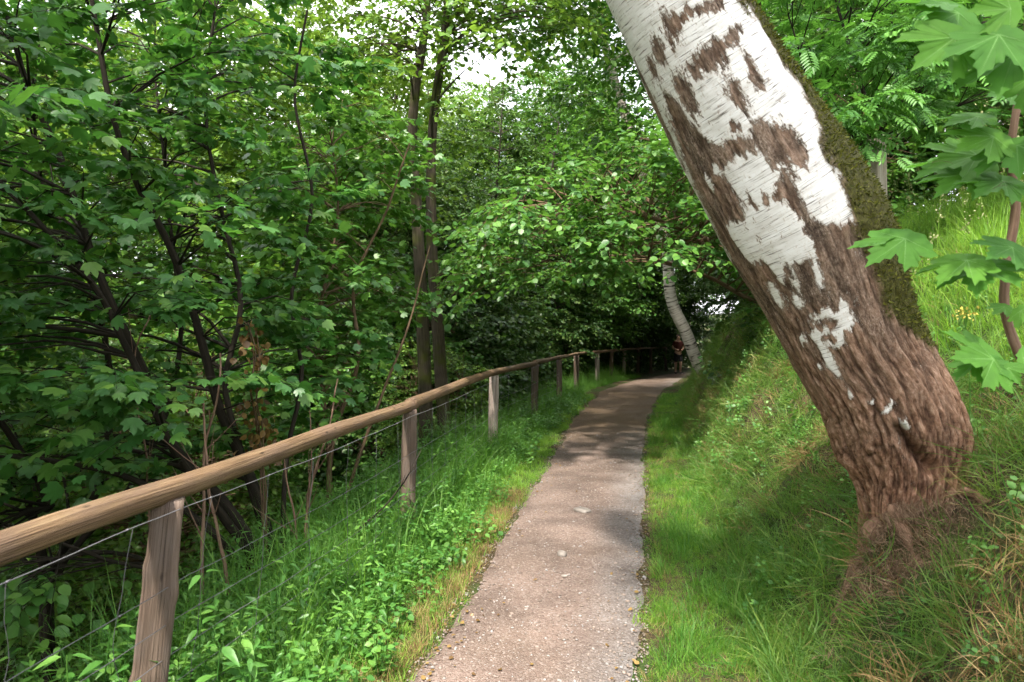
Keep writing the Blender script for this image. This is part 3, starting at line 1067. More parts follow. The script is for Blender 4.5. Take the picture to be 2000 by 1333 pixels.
    L.new(grain, e1.inputs[0])
    e1.inputs[1].default_value = 2.3
    L.new(ab.outputs['Fac'], e1.inputs[2])
    e2 = node(N, 'Math', operation='MULTIPLY_ADD')
    L.new(furrow, e2.inputs[0])
    e2.inputs[1].default_value = 2.0
    L.new(e1.outputs[0], e2.inputs[2])
    bf = node(N, 'MapRange')
    bf.inputs['From Min'].default_value = 2.15 - .16
    bf.inputs['From Max'].default_value = 2.15 + .16
    L.new(e2.outputs[0], bf.inputs['Value'])
    ab = bf
    L.new(bf.outputs['Result'], mixb.inputs['Factor'])
    tn = node(N, 'MapRange')
    tn.inputs['From Min'].default_value = 1.70
    tn.inputs['From Max'].default_value = 2.15
    tn.inputs['To Max'].default_value = .55
    L.new(e2.outputs[0], tn.inputs['Value'])
    mt_ = node(N, 'Mix', data_type='RGBA')
    L.new(tn.outputs['Result'], mt_.inputs['Factor'])
    L.new(m2.outputs[0], mt_.inputs['A'])
    mt_.inputs['B'].default_value = (.50, .36, .25, 1)
    L.new(mt_.outputs['Result'], mixb.inputs['A'])
    L.new(fis.outputs[0], mixb.inputs['B'])
    mm = node(N, 'Mix', data_type='RGBA')
    am = node(N, 'Attribute', attribute_name='moss')
    mr = ramp(N, [(.35, (.022, .020, .006)), (.52, (.060, .058, .010)), (.70, (.130, .120, .022))])
    L.new(grain, mr.inputs[0])
    L.new(am.outputs['Fac'], mm.inputs['Factor'])
    L.new(mixb.outputs['Result'], mm.inputs['A'])
    L.new(mr.outputs[0], mm.inputs['B'])
    pb = node(N, 'BsdfPrincipled', Roughness=.8)
    pb.inputs['Specular IOR Level'].default_value = .25
    L.new(mm.outputs['Result'], pb.inputs['Base Color'])
    ht = node(N, 'Math', operation='MULTIPLY')
    L.new(furrow, ht.inputs[0])
    L.new(bf.outputs['Result'], ht.inputs[1])
    h2 = node(N, 'Math', operation='MULTIPLY_ADD')
    L.new(lent, h2.inputs[0])
    h2.inputs[1].default_value = .12
    L.new(ht.outputs[0], h2.inputs[2])
    bp = node(N, 'Bump', Strength=.9, Distance=.014)
    L.new(h2.outputs[0], bp.inputs['Height'])
    L.new(bp.outputs[0], pb.inputs['Normal'])
    L.new(pb.outputs[0], out.inputs['Surface'])

    root = thing('birch_tree', base, 'large leaning birch with white and brown bark, mossy on its upper side', 'tree')
    link('trunk', me, mt, root)
    # moss tufts standing off the bark
    mof = mo * (Ypix > -60)
    idx = np.flatnonzero((mof.ravel() > .45))
    idx = rng.choice(idx, min(len(idx), 9000), replace=False)
    Vf = V.reshape(-1, 3)[idx]
    nr = norm((V - C[:, None]).reshape(-1, 3)[idx])
    dd = norm(nr + rng.normal(0, .55, nr.shape))
    mv = np.array([(-.22, 0, 0), (.22, 0, 0), (.14, .6, .05), (0, 1, 0), (-.14, .6, .05)])
    mtm = np.array([(0, 1, 2), (0, 2, 3), (0, 3, 4)])
    mosh = leaves_mesh('moss', Vf - nr * .003, dd, norm(np.cross(dd, rng.normal(0, 1, dd.shape))), rng.uniform(.009, .026, len(Vf)), (mv, mtm), rng, base)
    tag(link('moss', mosh, M['moss'], root), 'olive green moss along the upper side of the trunk', kind='stuff')
    # roots gripping the bank
    for ax, ay, ln, r0 in ((-.20, -.08, .34, .050), (-.12, -.24, .46, .052), (.06, -.26, .40, .046)):
        o0 = C[np.argmin(np.abs(PX[:, 1] - 1010))]
        dv = norm(np.array([ax, ay, 0]))
        st_ = o0 + dv * .14 + np.array([0, 0, .02])
        pts = [st_ - dv * .06 + np.array([0, 0, .10])]
        for f_ in np.linspace(0, 1, 7):
            q_ = st_ + dv * ln * f_ + np.array([-dv[1], dv[0], 0]) * .05 * math.sin(f_ * 4 + ax * 20)
            q_[2] = tz(q_[0], q_[1]) + r0 * (.45 - .9 * f_) if f_ > .3 else max(tz(q_[0], q_[1]) + r0 * .4, st_[2] - .10 - .5 * f_)
            pts.append(q_)
        rt_ = Tubes()
        rt_.add(spline(np.array(pts), 28), np.linspace(r0, .008, 28) * (1 + .25 * np.sin(np.arange(28) * .9)), 12, wob=.5)
        rt_.build('root', M['bark_root'], root, base)
    # unseen crown above the picture, partly added to block sun
    tb = Tubes()
    top = C[-120:]
    T = ellipsoid(rng, 60, C[-30] + np.array([-.6, .4, 1.4]), (2.4, 2.4, 2.6), .3)
    T = np.concatenate([T, ellipsoid(rng, 85, (.65, .9, 6.5), (1.0, 1.1, .9), .1)])  # extra foliage added to shade the trunk
    sd_ = np.array(S_DIR)
    vis = np.flatnonzero((PX[:, 1] > -60) & (PX[:, 1] < 560))
    kk = rng.choice(vis, 80)
    T = np.concatenate([T, C[kk] + sd_ * rng.uniform(4.2, 6.2, (80, 1)) + rng.normal(0, .28, (80, 3)),
                        P(1880, 300, 1.8) + sd_ * rng.uniform(5.0, 6.5, (36, 1)) + rng.normal(0, .35, (36, 3))])  # more foliage added along sun rays, shading trunk and maple leaves
    T = T[T[:, 2] > 4.6]
    lp, ld, ln, ls = grow(tb, [(top, R[-120:] * .3)], T, rng, 3, .6, 9, .075, droop=.5)
    tb.build('branch', M['bark_grey'], root, base)
    link('crown', leaves_mesh('crown', lp, ld, ln, ls, KITE, rng, base), M['leaf_light'], root)
    return root


birch()

# ------------------------------------------------------------------ fence: posts, log handrail, wire netting
def wood_mat(name, dark, mid, light, sc=(1.6, 55), grey=None, rough=.75):
    m, nt, N, L, out = new_mat(name)
    uv = node(N, 'UVMap')

    def noise(scale, det=5.0, rg=.6, dist=0.0):
        mp = node(N, 'Mapping')
        mp.inputs['Scale'].default_value = (*scale, 1)
        L.new(uv.outputs[0], mp.inputs['Vector'])
        ns = node(N, 'TexNoise', Scale=1.0, Detail=det, Roughness=rg, Distortion=dist)
        L.new(mp.outputs[0], ns.inputs['Vector'])
        return ns.outputs['Fac']
    g = noise(sc, 6, .65, .6)
    b = noise((3.2, 9), 4)
    rp = ramp(N, [(.28, dark), (.5, mid), (.72, light)])
    L.new(g, rp.inputs[0])
    col = rp.outputs[0]
    if grey:
        mx = node(N, 'Mix', data_type='RGBA')
        r2 = ramp(N, [(.45, (0, 0, 0)), (.62, (.8, .8, .8))])
        L.new(b, r2.inputs[0])
        L.new(r2.outputs[0], mx.inputs['Factor'])
        L.new(col, mx.inputs['A'])
        mx.inputs['B'].default_value = (*grey, 1)
        col = mx.outputs['Result']
    cr_ = noise((1.3, 120), 4, .65, .5)
    r3 = ramp(N, [(.33, (.16, .12, .10)), (.44, (1, 1, 1))])
    L.new(cr_, r3.inputs[0])
    mu = node(N, 'MixRGB', blend_type='MULTIPLY')
    mu.inputs[0].default_value = .75
    L.new(col, mu.inputs[1])
    L.new(r3.outputs[0], mu.inputs[2])
    # knots
    mpv = node(N, 'Mapping')
    mpv.inputs['Scale'].default_value = (5.5, 16, 1)
    L.new(uv.outputs[0], mpv.inputs['Vector'])
    vo = node(N, 'TexVoronoi', Scale=1.0)
    L.new(mpv.outputs[0], vo.inputs['Vector'])
    rk = ramp(N, [(.05, (.10, .07, .05)), (.13, (1, 1, 1))])
    L.new(vo.outputs['Distance'], rk.inputs[0])
    mk = node(N, 'MixRGB', blend_type='MULTIPLY')
    mk.inputs[0].default_value = .8
    L.new(mu.outputs[0], mk.inputs[1])
    L.new(rk.outputs[0], mk.inputs[2])
    pb = node(N, 'BsdfPrincipled', Roughness=rough)
    pb.inputs['Specular IOR Level'].default_value = .3
    L.new(mk.outputs[0], pb.inputs['Base Color'])
    ad = node(N, 'Math', operation='ADD')
    L.new(g, ad.inputs[0])
    L.new(cr_, ad.inputs[1])
    bp = node(N, 'Bump', Strength=.9, Distance=.010)
    L.new(ad.outputs[0], bp.inputs['Height'])
    L.new(bp.outputs[0], pb.inputs['Normal'])
    L.new(pb.outputs[0], out.inputs['Surface'])
    return m


M['rail'] = wood_mat('handrail_wood', (0.069, 0.038, 0.019), (0.152, 0.094, 0.050), (0.224, 0.155, 0.089), grey=(0.143, 0.092, 0.062))
M['post'] = wood_mat('post_wood', (0.059, 0.038, 0.028), (0.119, 0.083, 0.062), (0.182, 0.133, 0.105), (1.3, 34), grey=(0.122, 0.095, 0.081))
M['post_pale'] = wood_mat('weathered_and_sunlit_post_wood', (.150, .110, .090), (.340, .275, .240), (.480, .420, .390), (1.5, 40))  # paler copy; on fence posts it puts sunlight into the wood colour


def metal_mat():
    m, nt, N, L, out = new_mat('galvanised_wire')
    pb = node(N, 'BsdfPrincipled', Roughness=.55, Metallic=.55)
    pb.inputs['Base Color'].default_value = (.17, .165, .18, 1)
    L.new(pb.outputs[0], out.inputs['Surface'])
    return m


M['wire'] = metal_mat()


def post_mesh(bot, top, wx, wy, rz, rng, knots=()):
    n = 30
    t = np.linspace(0, 1, n)
    c = bot[None] * (1 - t[:, None]) + top[None] * t[:, None]
    prof = []
    b = .12
    for sx, sy in ((1, 1), (-1, 1), (-1, -1), (1, -1)):
        for (ax, ay) in (((1, 1 - b), (1 - b, 1)) if sx * sy > 0 else ((1 - b, 1), (1, 1 - b))):
            prof.append((sx * ax * wx / 2, sy * ay * wy / 2))
    prof = np.array(prof)
    nx = []
    for i in range(len(prof)):
        a, d = prof[i], prof[(i + 1) % len(prof)]
        L = np.linalg.norm(d - a)
        k = 5 if L > .04 else 1
        for j in range(k):
            nx.append(a + (d - a) * j / k)
    prof = np.array(nx)
    k = len(prof)
    cs, sn = math.cos(rz), math.sin(rz)
    pr = np.stack([prof[:, 0] * cs - prof[:, 1] * sn, prof[:, 0] * sn + prof[:, 1] * cs], -1)
    s = 1 + .05 * vnoise(t * 3.3, rng.uniform(0, 99)) - .03 * t
    wob = .005 * vnoise(t[:, None] * 4, pr[None, :, 0] * 9 + rng.uniform(0, 50), pr[None, :, 1] * 9)
    V = np.empty((n, k, 3))
    rn = norm(pr)
    V[..., :2] = c[:, None, :2] + pr[None] * s[:, None, None] + wob[..., None] * rn[None]
    V[..., 2] = c[:, None, 2]
    for (kt, dirx, diry, amp, wd) in knots:
        f = np.exp(-((t - kt) / wd) ** 2)[:, None] * np.clip(rn @ np.array([dirx, diry]), 0, 1)[None] ** 2
        V[..., :2] += amp * f[..., None] * rn[None]
    per = np.concatenate([[0], np.cumsum(np.linalg.norm(np.diff(pr, axis=0), axis=1))])
    uv = np.stack([np.broadcast_to((t * np.linalg.norm(top - bot))[:, None], (n, k)), np.broadcast_to(per[None], (n, k))], -1)
    uv = uv + rng.uniform(0, 9)
    i = np.arange(n - 1)[:, None] * k
    j = np.arange(k)[None]
    jj = (j + 1) % k
    q = np.stack([i + j, i + jj, i + k + jj, i + k + j], -1).reshape(-1, 4)
    T = quads_to_tris(q)
    ctr = np.array([V[-1].mean(0) + np.array([0, 0, .004])])
    ids = (n - 1) * k + np.arange(k)
    T = np.concatenate([T, np.stack([ids, np.roll(ids, -1), np.full(k, n * k)], -1)])
    VV = np.concatenate([V.reshape(-1, 3), ctr])
    UV = np.concatenate([uv.reshape(-1, 2), uv[-1:, 0]])
    return VV, T, UV


def log_mesh(p, r0, r1, rng, sides=28, knots=6):
    n = max(24, int(np.linalg.norm(np.diff(p, axis=0), axis=1).sum() / .045))
    c = spline(p, n)
    L = np.concatenate([[0], np.cumsum(np.linalg.norm(np.diff(c, axis=0), axis=1))])
    wv = rng.uniform(0, 50)
    c[:, 2] += .012 * fbm(L * .9, L * 0 + wv, 0, 2)
    c[:, 0] += .012 * fbm(L * .8, L * 0 + wv + 9, 0, 2)
    tan = norm(np.gradient(c, axis=0))
    a = norm(np.cross(tan, np.array([0, 0, 1.0])))
    b = np.cross(a, tan)
    th = np.linspace(0, 2 * np.pi, sides, endpoint=False)
    sd = rng.uniform(0, 60)
    rr = np.linspace(r0, r1, n)[:, None] * (1 + .11 * fbm(np.cos(th)[None] * 1.1 + sd, np.sin(th)[None] * 1.1, L[:, None] * 1.6, 3)
                                            + .045 * fbm(np.cos(th)[None] * 7 + sd, np.sin(th)[None] * 7, L[:, None] * 2.2, 3))
    for _ in range(knots):
        l0, t0 = rng.uniform(0, L[-1]), rng.uniform(0, 6.28)
        dth = np.angle(np.exp(1j * (th - t0)))[None]
        rr = rr + .006 * np.exp(-((L[:, None] - l0) / .03) ** 2 - (dth / .3) ** 2)
    V = c[:, None] + rr[..., None] * (np.cos(th)[None, :, None] * a[:, None] + np.sin(th)[None, :, None] * b[:, None])
    uv = np.stack([np.broadcast_to(L[:, None], (n, sides)), np.broadcast_to(((np.abs(th - np.pi)) * r0)[None], (n, sides))], -1) + sd
    i = np.arange(n - 1)[:, None] * sides
    j = np.arange(sides)[None]
    jj = (j + 1) % sides
    q = np.stack([i + j, i + jj, i + sides + jj, i + sides + j], -1).reshape(-1, 4)
    T = [quads_to_tris(q)]
    VV = [V.reshape(-1, 3)]
    UV = [uv.reshape(-1, 2)]
    for row, cc, e in ((0, c[0] - tan[0] * .006, 0), (n - 1, c[-1] + tan[-1] * .006, 1)):
        ids = row * sides + np.arange(sides)
        nx = np.roll(ids, -1)
        k = np.full(sides, n * sides + e)
        T.append(np.stack([ids, nx, k] if e else [nx, ids, k], -1))
        VV.append(cc[None])
        UV.append(np.full((1, 2), sd))
    return np.concatenate(VV), np.concatenate(T), np.concatenate(UV)


def fence():
    rng = np.random.default_rng(5)
    base = np.array([-1.26, 2.6, tz(-1.26, 2.6)])
    root = thing('wooden_fence', base, 'wooden post fence with round log handrail and sagging wire netting along the path', 'fence')
    # posts: top pixel, foot pixel, distance, width, rotation
    def rail_z(y):
        return np.interp(y, [-2, 1.9, 5.6, 9.5, 12.4, 15.4, 18.3, 21.3, 24.2, 27, 30, 33, 36],
                         [1.0, 1.0, 1.0, 1.0, .99, .97, .93, .88, .83, .78, .72, .66, .6])
    posts = [(2.62, .045, .118, .42, 'post'), (5.5, .012, .105, .25, 'post'), (9.4, .012, .10, .5, 'post_pale'), (12.4, .01, .105, .3, 'post'), (15.0, 0, .10, .2, 'post'), (17.6, 0, .10, .6, 'post'),
             (20.8, -.005, .105, .2, 'post_pale'), (23.4, .01, .10, .4, 'post'), (26.2, .01, .105, .3, 'post_pale'), (29.2, 0, .10, .3, 'post'), (32.2, 0, .10, .3, 'post'), (35, 0, .1, .3, 'post')]
    for i, (y, lean, w, rz, mk) in enumerate(posts):
        x = float(Fx(y))
        z0 = tz(x, y)
        zt = float(rail_z(y)) - .028
        if i == 0:
            top, bot = np.array([x - .005, y, zt]), np.array([x - .125, y, z0 - .15])
        else:
            top, bot = np.array([x, y, zt]), np.array([x - lean * 2, y, z0 - .2])
        kn = [(.78, -.4, -1, .012, .02), (.42, -.4, -1, .014, .02), (.70, .9, -.4, .012, .03)] if i == 0 else [(.6, -.3, -1, .006, .03)]
        V, T, UV = post_mesh(bot, top, w, w * 1.05, rz, rng, kn)
        link('post', mesh_tris('post', V - base, T, uv=UV), M[mk], root)
    # split stake bound to the second post on its path side
    # handrail logs
    def rp(y, dz=0.0, dx=0.0):
        return np.array([float(Fx(y)) + dx, y, float(rail_z(y)) + dz])
    logs = [([rp(-1.5), rp(1.93, .004), rp(3.6, .006), rp(5.62, -.002)], .047, .042, 9),
            ([rp(5.50, .006), rp(7.5, .02), rp(9.4, .012), rp(11.0, 0.004, .03), rp(12.5, -.01)], .046, .040, 9),
            ([rp(12.4, .01), rp(13.9, .0), rp(15.2, .01)], .040, .035, 4), ([rp(15.1), rp(16.5), rp(17.8)], .040, .035, 4),
            ([rp(17.6), rp(19.4, .01), rp(21.0)], .040, .035, 4), ([rp(20.8), rp(22.4), rp(23.6)], .040, .035, 3),
            ([rp(23.4), rp(25), rp(26.4)], .040, .035, 3), ([rp(26.2), rp(28), rp(29.4)], .040, .035, 3), ([rp(29.2), rp(31), rp(32.4)], .040, .035, 3), ([rp(32.2), rp(34), rp(35.2)], .040, .035, 3)]
    for p, r0, r1, kn in logs:
        V, T, UV = log_mesh(p, r0, r1, rng, knots=kn)
        link('handrail', mesh_tris('handrail', V - base, T, uv=UV, smooth=True), M['rail'], root)
    # netting: strands run along the path side of the posts
    yw = np.arange(-.6, 14.6, .075)
    py = np.array([p[0] for p in posts])
    hs = [.938, .665, .525, .395, .27, .15]

    def strand(h, k):
        tens = np.min(np.abs(yw[:, None] - py[None]), axis=1)
        sag = -.012 * np.sin(np.clip(tens / 1.6, 0, 1) * np.pi / 2) * (1 + k * .3)
        x = np.interp(yw, FY, FX) + .066 + .006 * fbm(yw * 2.2, k * 7.0, 0, 3) + .01 * fbm(yw * .6, k * 3.0, 0, 2)
        # the near post leans, so does the net beside it
        x = x - (1 - h) * .12 * np.exp(-((yw - 2.6) / 1.2) ** 2)
        z = h + sag + .006 * fbm(yw * 3, k * 11.0, 5, 3) + .012 * fbm(yw * .8, k * 2.0, 2, 2)
        z = np.maximum(z, height(x, yw) + .02) if k == 5 else z
        return np.stack([x, yw, z], -1)
    S = []
    for k, h in enumerate(hs):
        s = strand(h, k)
        S.append(s)
        tb = Tubes()
        tb.add(s, .0017 if k else .0019, 5)
        tb.build('wire', M['wire'], root, base)
    for i in range(3, len(yw) - 3, 6):
        pts = np.array([s[i] + np.array([.0, rng.normal(0, .012), 0]) for s in S])
        pts = spline(pts, 16)
        pts[:, 0] += .006 * vnoise(np.arange(16) * .6, i * 1.7)
        pts[:, 1] += .012 * vnoise(np.arange(16) * .5, i * 2.9)
        tb = Tubes()
        tb.add(pts, .0012, 4)
        for s in S:
            tb.add(np.array([s[i] + [0, -.007, 0], s[i], s[i] + [0, .007, 0]]), .0038, 5, cap=True)
        tb.build('tie_wire', M['wire'], root, base)
    return root


fence()

# ------------------------------------------------------------------ shrubs and trees near the camera
def in_poly(x, y, poly):
    x, y = np.asarray(x), np.asarray(y)
    r = np.zeros(x.shape, bool)
    n = len(poly)
    for i in range(n):
        (x0, y0), (x1, y1) = poly[i], poly[(i + 1) % n]
        c = ((y0 > y) != (y1 > y)) & (x < (x1 - x0) * (y - y0) / (y1 - y0 + 1e-9) + x0)
        r ^= c
    return r


def fill(rng, n, poly, d0, d1, clump=.25, seed=0, fsc=1.3, above=.15):
    """points through a volume of air: outline as seen, distances d0..d1"""
    poly = np.asarray(poly, float)
    lo, hi = poly.min(0), poly.max(0)
    out = []
    while len(out) < n:
        k = n * 3
        x = rng.uniform(lo[0], hi[0], k)
        y = rng.uniform(lo[1], hi[1], k)
        d = rng.uniform(d0 ** 2, d1 ** 2, k) ** .5
        ok = in_poly(x, y, poly)
        p = np.stack([P(a, b, c) for a, b, c in zip(x[ok], y[ok], d[ok])])
        f = fbm(p[:, 0] * fsc + seed, p[:, 1] * fsc, p[:, 2] * fsc * 1.4, 2)
        p = p[(f > clump - .45) & (p[:, 2] > height(p[:, 0], p[:, 1]) + above)]
        out += list(p)
    return np.array(out[:n])


def stem(px, r0, r1, n=26, ground=True):
    pts = np.array([P(*p) for p in px])
    if ground:
        g = pts[0].copy()
        g[2] = tz(g[0], g[1]) - .12
        if pts[0][2] > g[2] + .3:
            pts = np.concatenate([g[None], pts])
        else:
            pts[0] = g
    c = spline(pts, n)
    c[1:-1] += .012 * np.stack([fbm(np.arange(n - 2) * .4 + 9 * r0 * 100, k * 5.0, pts[0][0] * 3, 2) for k in range(3)], -1)
    return c, np.linspace(r0, r1, n)


def shrub(name, label, stems_px, targets, seed, leaf, mat, bark, n_parts=0, group=None, cat='shrub', extra=(), **kw):
    rng = np.random.default_rng(seed)
    st = [stem(*s) for s in stems_px]
    base = st[0][0][0].copy()
    root = thing(name, base, label, cat, group)
    for c, r in st:
        tb = Tubes()
        tb.add(c, r, 10, wob=.10)
        tb.build('stem' if cat == 'shrub' else 'trunk', bark, root, base)
    br = Tubes()
    lp, ld, ln, ls = grow(br, [(c[4:], r[4:]) for c, r in st], targets, rng, **kw)
    br.build('branch', bark, root, base)
    ok = lp[:, 2] > height(lp[:, 0], lp[:, 1]) + .02
    ok &= np.linalg.norm(lp - np.array([0, 0, CAMZ]), axis=1) > 1.5
    lp, ld, ln, ls = lp[ok], ld[ok], ln[ok], ls[ok]
    if n_parts:
        x, y, d = project(lp)
        sc = np.where((x > 0) & (x < 2000) & (y > 0) & (y < 1333) & (d > .3), ls / np.maximum(d, .3), 0)
        big = np.argsort(-sc)[:n_parts]
        rest = np.ones(len(lp), bool)
        rest[big] = False
        shapes = []
        for k in range(6):
            tv = leaf[0].copy()
            tv[:, 2] *= rng.uniform(.4, 1.9)
            tv[:, 0] *= rng.uniform(.88, 1.12)
            me = mesh_tris('leaf', tv, leaf[1], attrs={'rnd': np.zeros(len(tv))})
            me.materials.append(mat)
            shapes.append(me)
        X, Y, Z = leaf_frames(ld[big], ln[big])
        for i, b in enumerate(big):
            o = bpy.data.objects.new('leaf', shapes[i % 6])
            COL.objects.link(o)
            o.parent = root
            m = Matrix([[X[i][r] * ls[b], Y[i][r] * ls[b], Z[i][r] * ls[b], lp[b][r] - base[r]] for r in range(3)] + [[0, 0, 0, 1]])
            o.matrix_local = m
        lp, ld, ln, ls = lp[rest], ld[rest], ln[rest], ls[rest]
    fo = link('foliage' if cat == 'shrub' else 'crown', leaves_mesh('foliage', lp, ld, ln, ls, leaf, rng, base), mat, root)
    fo['kind'] = 'stuff'
    return root


rg = np.random.default_rng(31)
# left: dark many-stemmed maple
polyA = [(-300, -350), (620, -350), (700, 0), (760, 120), (800, 300), (850, 420), (790, 560), (700, 660), (660, 760), (560, 860), (430, 930), (200, 960), (-300, 960)]
TA = np.concatenate([fill(rg, 400, polyA, 3.4, 6.8, .28, 3), fill(rg, 40, [(-300, -300), (640, -300), (560, 330), (-300, 520)], 2.3, 3.4, .35, 8)])
def clear(T):
    return T[(T[:, 0] < Fx(T[:, 1]) - .75) | (T[:, 2] > 4.6)]


TA = clear(TA)
shrub('maple_shrub', 'dark many-stemmed shrub with lobed leaves filling the space behind the near handrail', [
    ([(530, 1085, 5.2), (430, 975, 5.1), (345, 880, 5.0), (285, 730, 4.9), (225, 610, 4.8), (180, 500, 4.7), (120, 320, 4.6), (60, 180, 4.5), (10, 20, 4.4)], 0.045, .014),
    ([(545, 1085, 5.3), (495, 950, 5.3), (430, 800, 5.2), (385, 640, 5.1), (330, 480, 5.0), (275, 370, 4.9), (235, 270, 4.8), (190, 60, 4.7), (160, -120, 4.6)], 0.041, .012),
    ([(515, 1090, 5.2), (400, 960, 4.9), (330, 860, 4.7), (250, 680, 4.6), (170, 540, 4.4), (60, 420, 4.2), (-60, 300, 4.0)], 0.035, .012),
    ([(540, 1080, 5.4), (470, 880, 5.6), (440, 760, 5.7), (470, 600, 5.8), (430, 400, 5.8), (400, 200, 5.7), (420, 20, 5.6)], 0.030, .010),
    ([(550, 1085, 5.3), (560, 900, 5.4), (590, 720, 5.5), (570, 600, 5.5), (610, 380, 5.4), (575, 190, 5.3), (600, 20, 5.2)], 0.020, .008),
    ([(500, 1090, 5.0), (380, 1010, 4.7), (240, 930, 4.5), (100, 900, 4.3), (-20, 880, 4.2)], 0.028, .014),
], TA, 41, LOBED, M['leaf_shrub'], M['bark_dark'], n_parts=220, sprays=3, tw_len=.46, n_leaf=15, size=.083, petiole=.04)

# left: hazel behind it, nearer the edge of the picture
polyB = [(-320, -320), (420, -320), (520, 100), (500, 520), (420, 760), (330, 900), (120, 1010), (-320, 1050)]
TB = np.concatenate([fill(rg, 200, polyB, 4.6, 8.0, .34, 13), fill(rg, 26, [(-200, 1040), (60, 1070), (200, 1090), (190, 1130), (60, 1190), (-200, 1200)], 3.6, 4.6, -.4, 4, above=.05)])
shrub('hazel_shrub', 'hazel shrub with rounded leaves leaning out at the left edge', [
    ([(90, 1120, 6.0), (60, 960, 5.8), (100, 1000, 5.6), (40, 880, 5.5), (-80, 700, 5.3), (-160, 400, 5.2)], .05, .012),
    ([(100, 1125, 6.1), (190, 960, 6.2), (215, 780, 6.3), (180, 560, 6.3), (90, 380, 6.2), (60, 120, 6.1)], .045, .010),
    ([(110, 1125, 6.0), (270, 930, 6.2), (350, 700, 6.4), (330, 420, 6.5), (300, 120, 6.5)], .036, .010),
    ([(95, 1125, 5.9), (300, 1112, 4.5), (210, 1095, 4.3), (145, 1070, 4.1), (60, 1050, 3.9)], .022, .010),
], TB, 42, OVATE, M['leaf_hazel'], M['bark_dark'], n_parts=80, sprays=3, tw_len=.45, n_leaf=12, size=.082)

# middle: lighter shrub between the dark one and the twin trunks
polyC = [(540, 250), (680, 170), (780, 230), (850, 300), (810, 470), (840, 520), (800, 620), (720, 640), (720, 780), (640, 850), (540, 800)]
TC = clear(fill(rg, 210, polyC, 6.4, 9.0, .2, 23))
shrub('hazel_shrub', 'lighter green shrub with thin stems just left of the twin trunks', [
    ([(640, 1000, 6.8), (650, 860, 6.8), (700, 700, 6.8), (690, 560, 6.9), (760, 400, 6.8), (800, 280, 6.7)], .028, .007),
    ([(650, 1000, 6.9), (640, 850, 7.0), (620, 650, 7.1), (660, 420, 7.2), (640, 220, 7.2)], .024, .007),
    ([(655, 1000, 6.8), (720, 840, 6.9), (790, 660, 7.0), (840, 480, 7.0)], .02, .006),
], TC, 43, LOBED, M['leaf_hazel'], M['bark_twig'], n_parts=60, sprays=3, tw_len=.45, n_leaf=12, size=.082)

# overhanging hazel on the bank above the path
polyH = [(935, 395), (1050, 330), (1200, 300), (1310, 215), (1420, 210), (1560, 480), (1560, 620), (1440, 530), (1340, 490), (1250, 520), (1080, 550), (960, 560), (880, 590), (930, 480)]
TH_ = fill(rg, 330, polyH, 7.4, 11.0, .12, 33)
shrub('hazel_shrub', 'green hazel on the bank arching over the path towards the fence', [
    ([(1560, 610, 10.4), (1500, 560, 10.2), (1400, 480, 9.8), (1250, 420, 9.3), (1080, 400, 8.8), (960, 410, 8.5)], .05, .008),
    ([(1565, 610, 10.5), (1530, 500, 10.4), (1450, 380, 10.2), (1350, 300, 9.9), (1250, 270, 9.6)], .045, .008),
    ([(1570, 610, 10.3), (1480, 590, 9.6), (1380, 540, 9.1), (1240, 500, 8.7), (1050, 520, 8.4)], .04, .007),
], TH_, 44, OVATE, M['leaf_hazel'], M['bark_twig'], n_parts=60, sprays=4, tw_len=.5, n_leaf=13, size=.082)

# rowan behind the birch, on the slope
polyR = [(1480, -200), (2150, -200), (2150, 120), (1900, 230), (1800, 260), (1690, 330), (1600, 260), (1540, 120)]
TR = fill(rg, 170, polyR, 5.6, 8.6, .1, 53)
shrub('rowan_shrub', 'rowan with feathery leaflets growing on the slope behind the birch trunk', [
    ([(1700, 330, 7.4), (1690, 200, 7.4), (1650, 60, 7.3), (1600, -120, 7.2)], .035, .008),
    ([(1710, 330, 7.5), (1740, 180, 7.6), (1820, 20, 7.6), (1900, -140, 7.6)], .03, .008),
    ([(1700, 330, 7.4), (1640, 260, 7.2), (1580, 160, 7.0), (1540, 30, 6.8)], .026, .007),
], TR, 45, PINNATE, M['leaf_rowan'], M['bark_dark'], n_parts=80, sprays=3, tw_len=.4, n_leaf=7, size=.23, petiole=.0)

# taller tree on the bank whose crown closes over the path
rng_c = np.random.default_rng(66)
TK = ellipsoid(rng_c, 400, (2.5, 12.2, 7.4), (2.7, 3.2, 2.6), .25)
TK = TK[(TK[:, 2] > 4.7) | (TK[:, 0] > 2.2)]
shrub('bank_tree', 'tree on the bank whose crown closes over the path above the arching hazel', [
    ([(1640, 560, 12.6), (1600, 420, 12.6), (1480, 200, 12.5), (1330, -20, 12.4), (1220, -220, 12.3), (1150, -500, 12.2)], .13, .03, 40),
    ([(1640, 560, 12.7), (1590, 350, 12.9), (1500, 60, 13.2), (1420, -250, 13.4)], .10, .03, 30),
], TK, 66, KITE, M['leaf_hazel'], M['bark_grey'], cat='tree', sprays=4, tw_len=.6, n_leaf=11, size=.11)

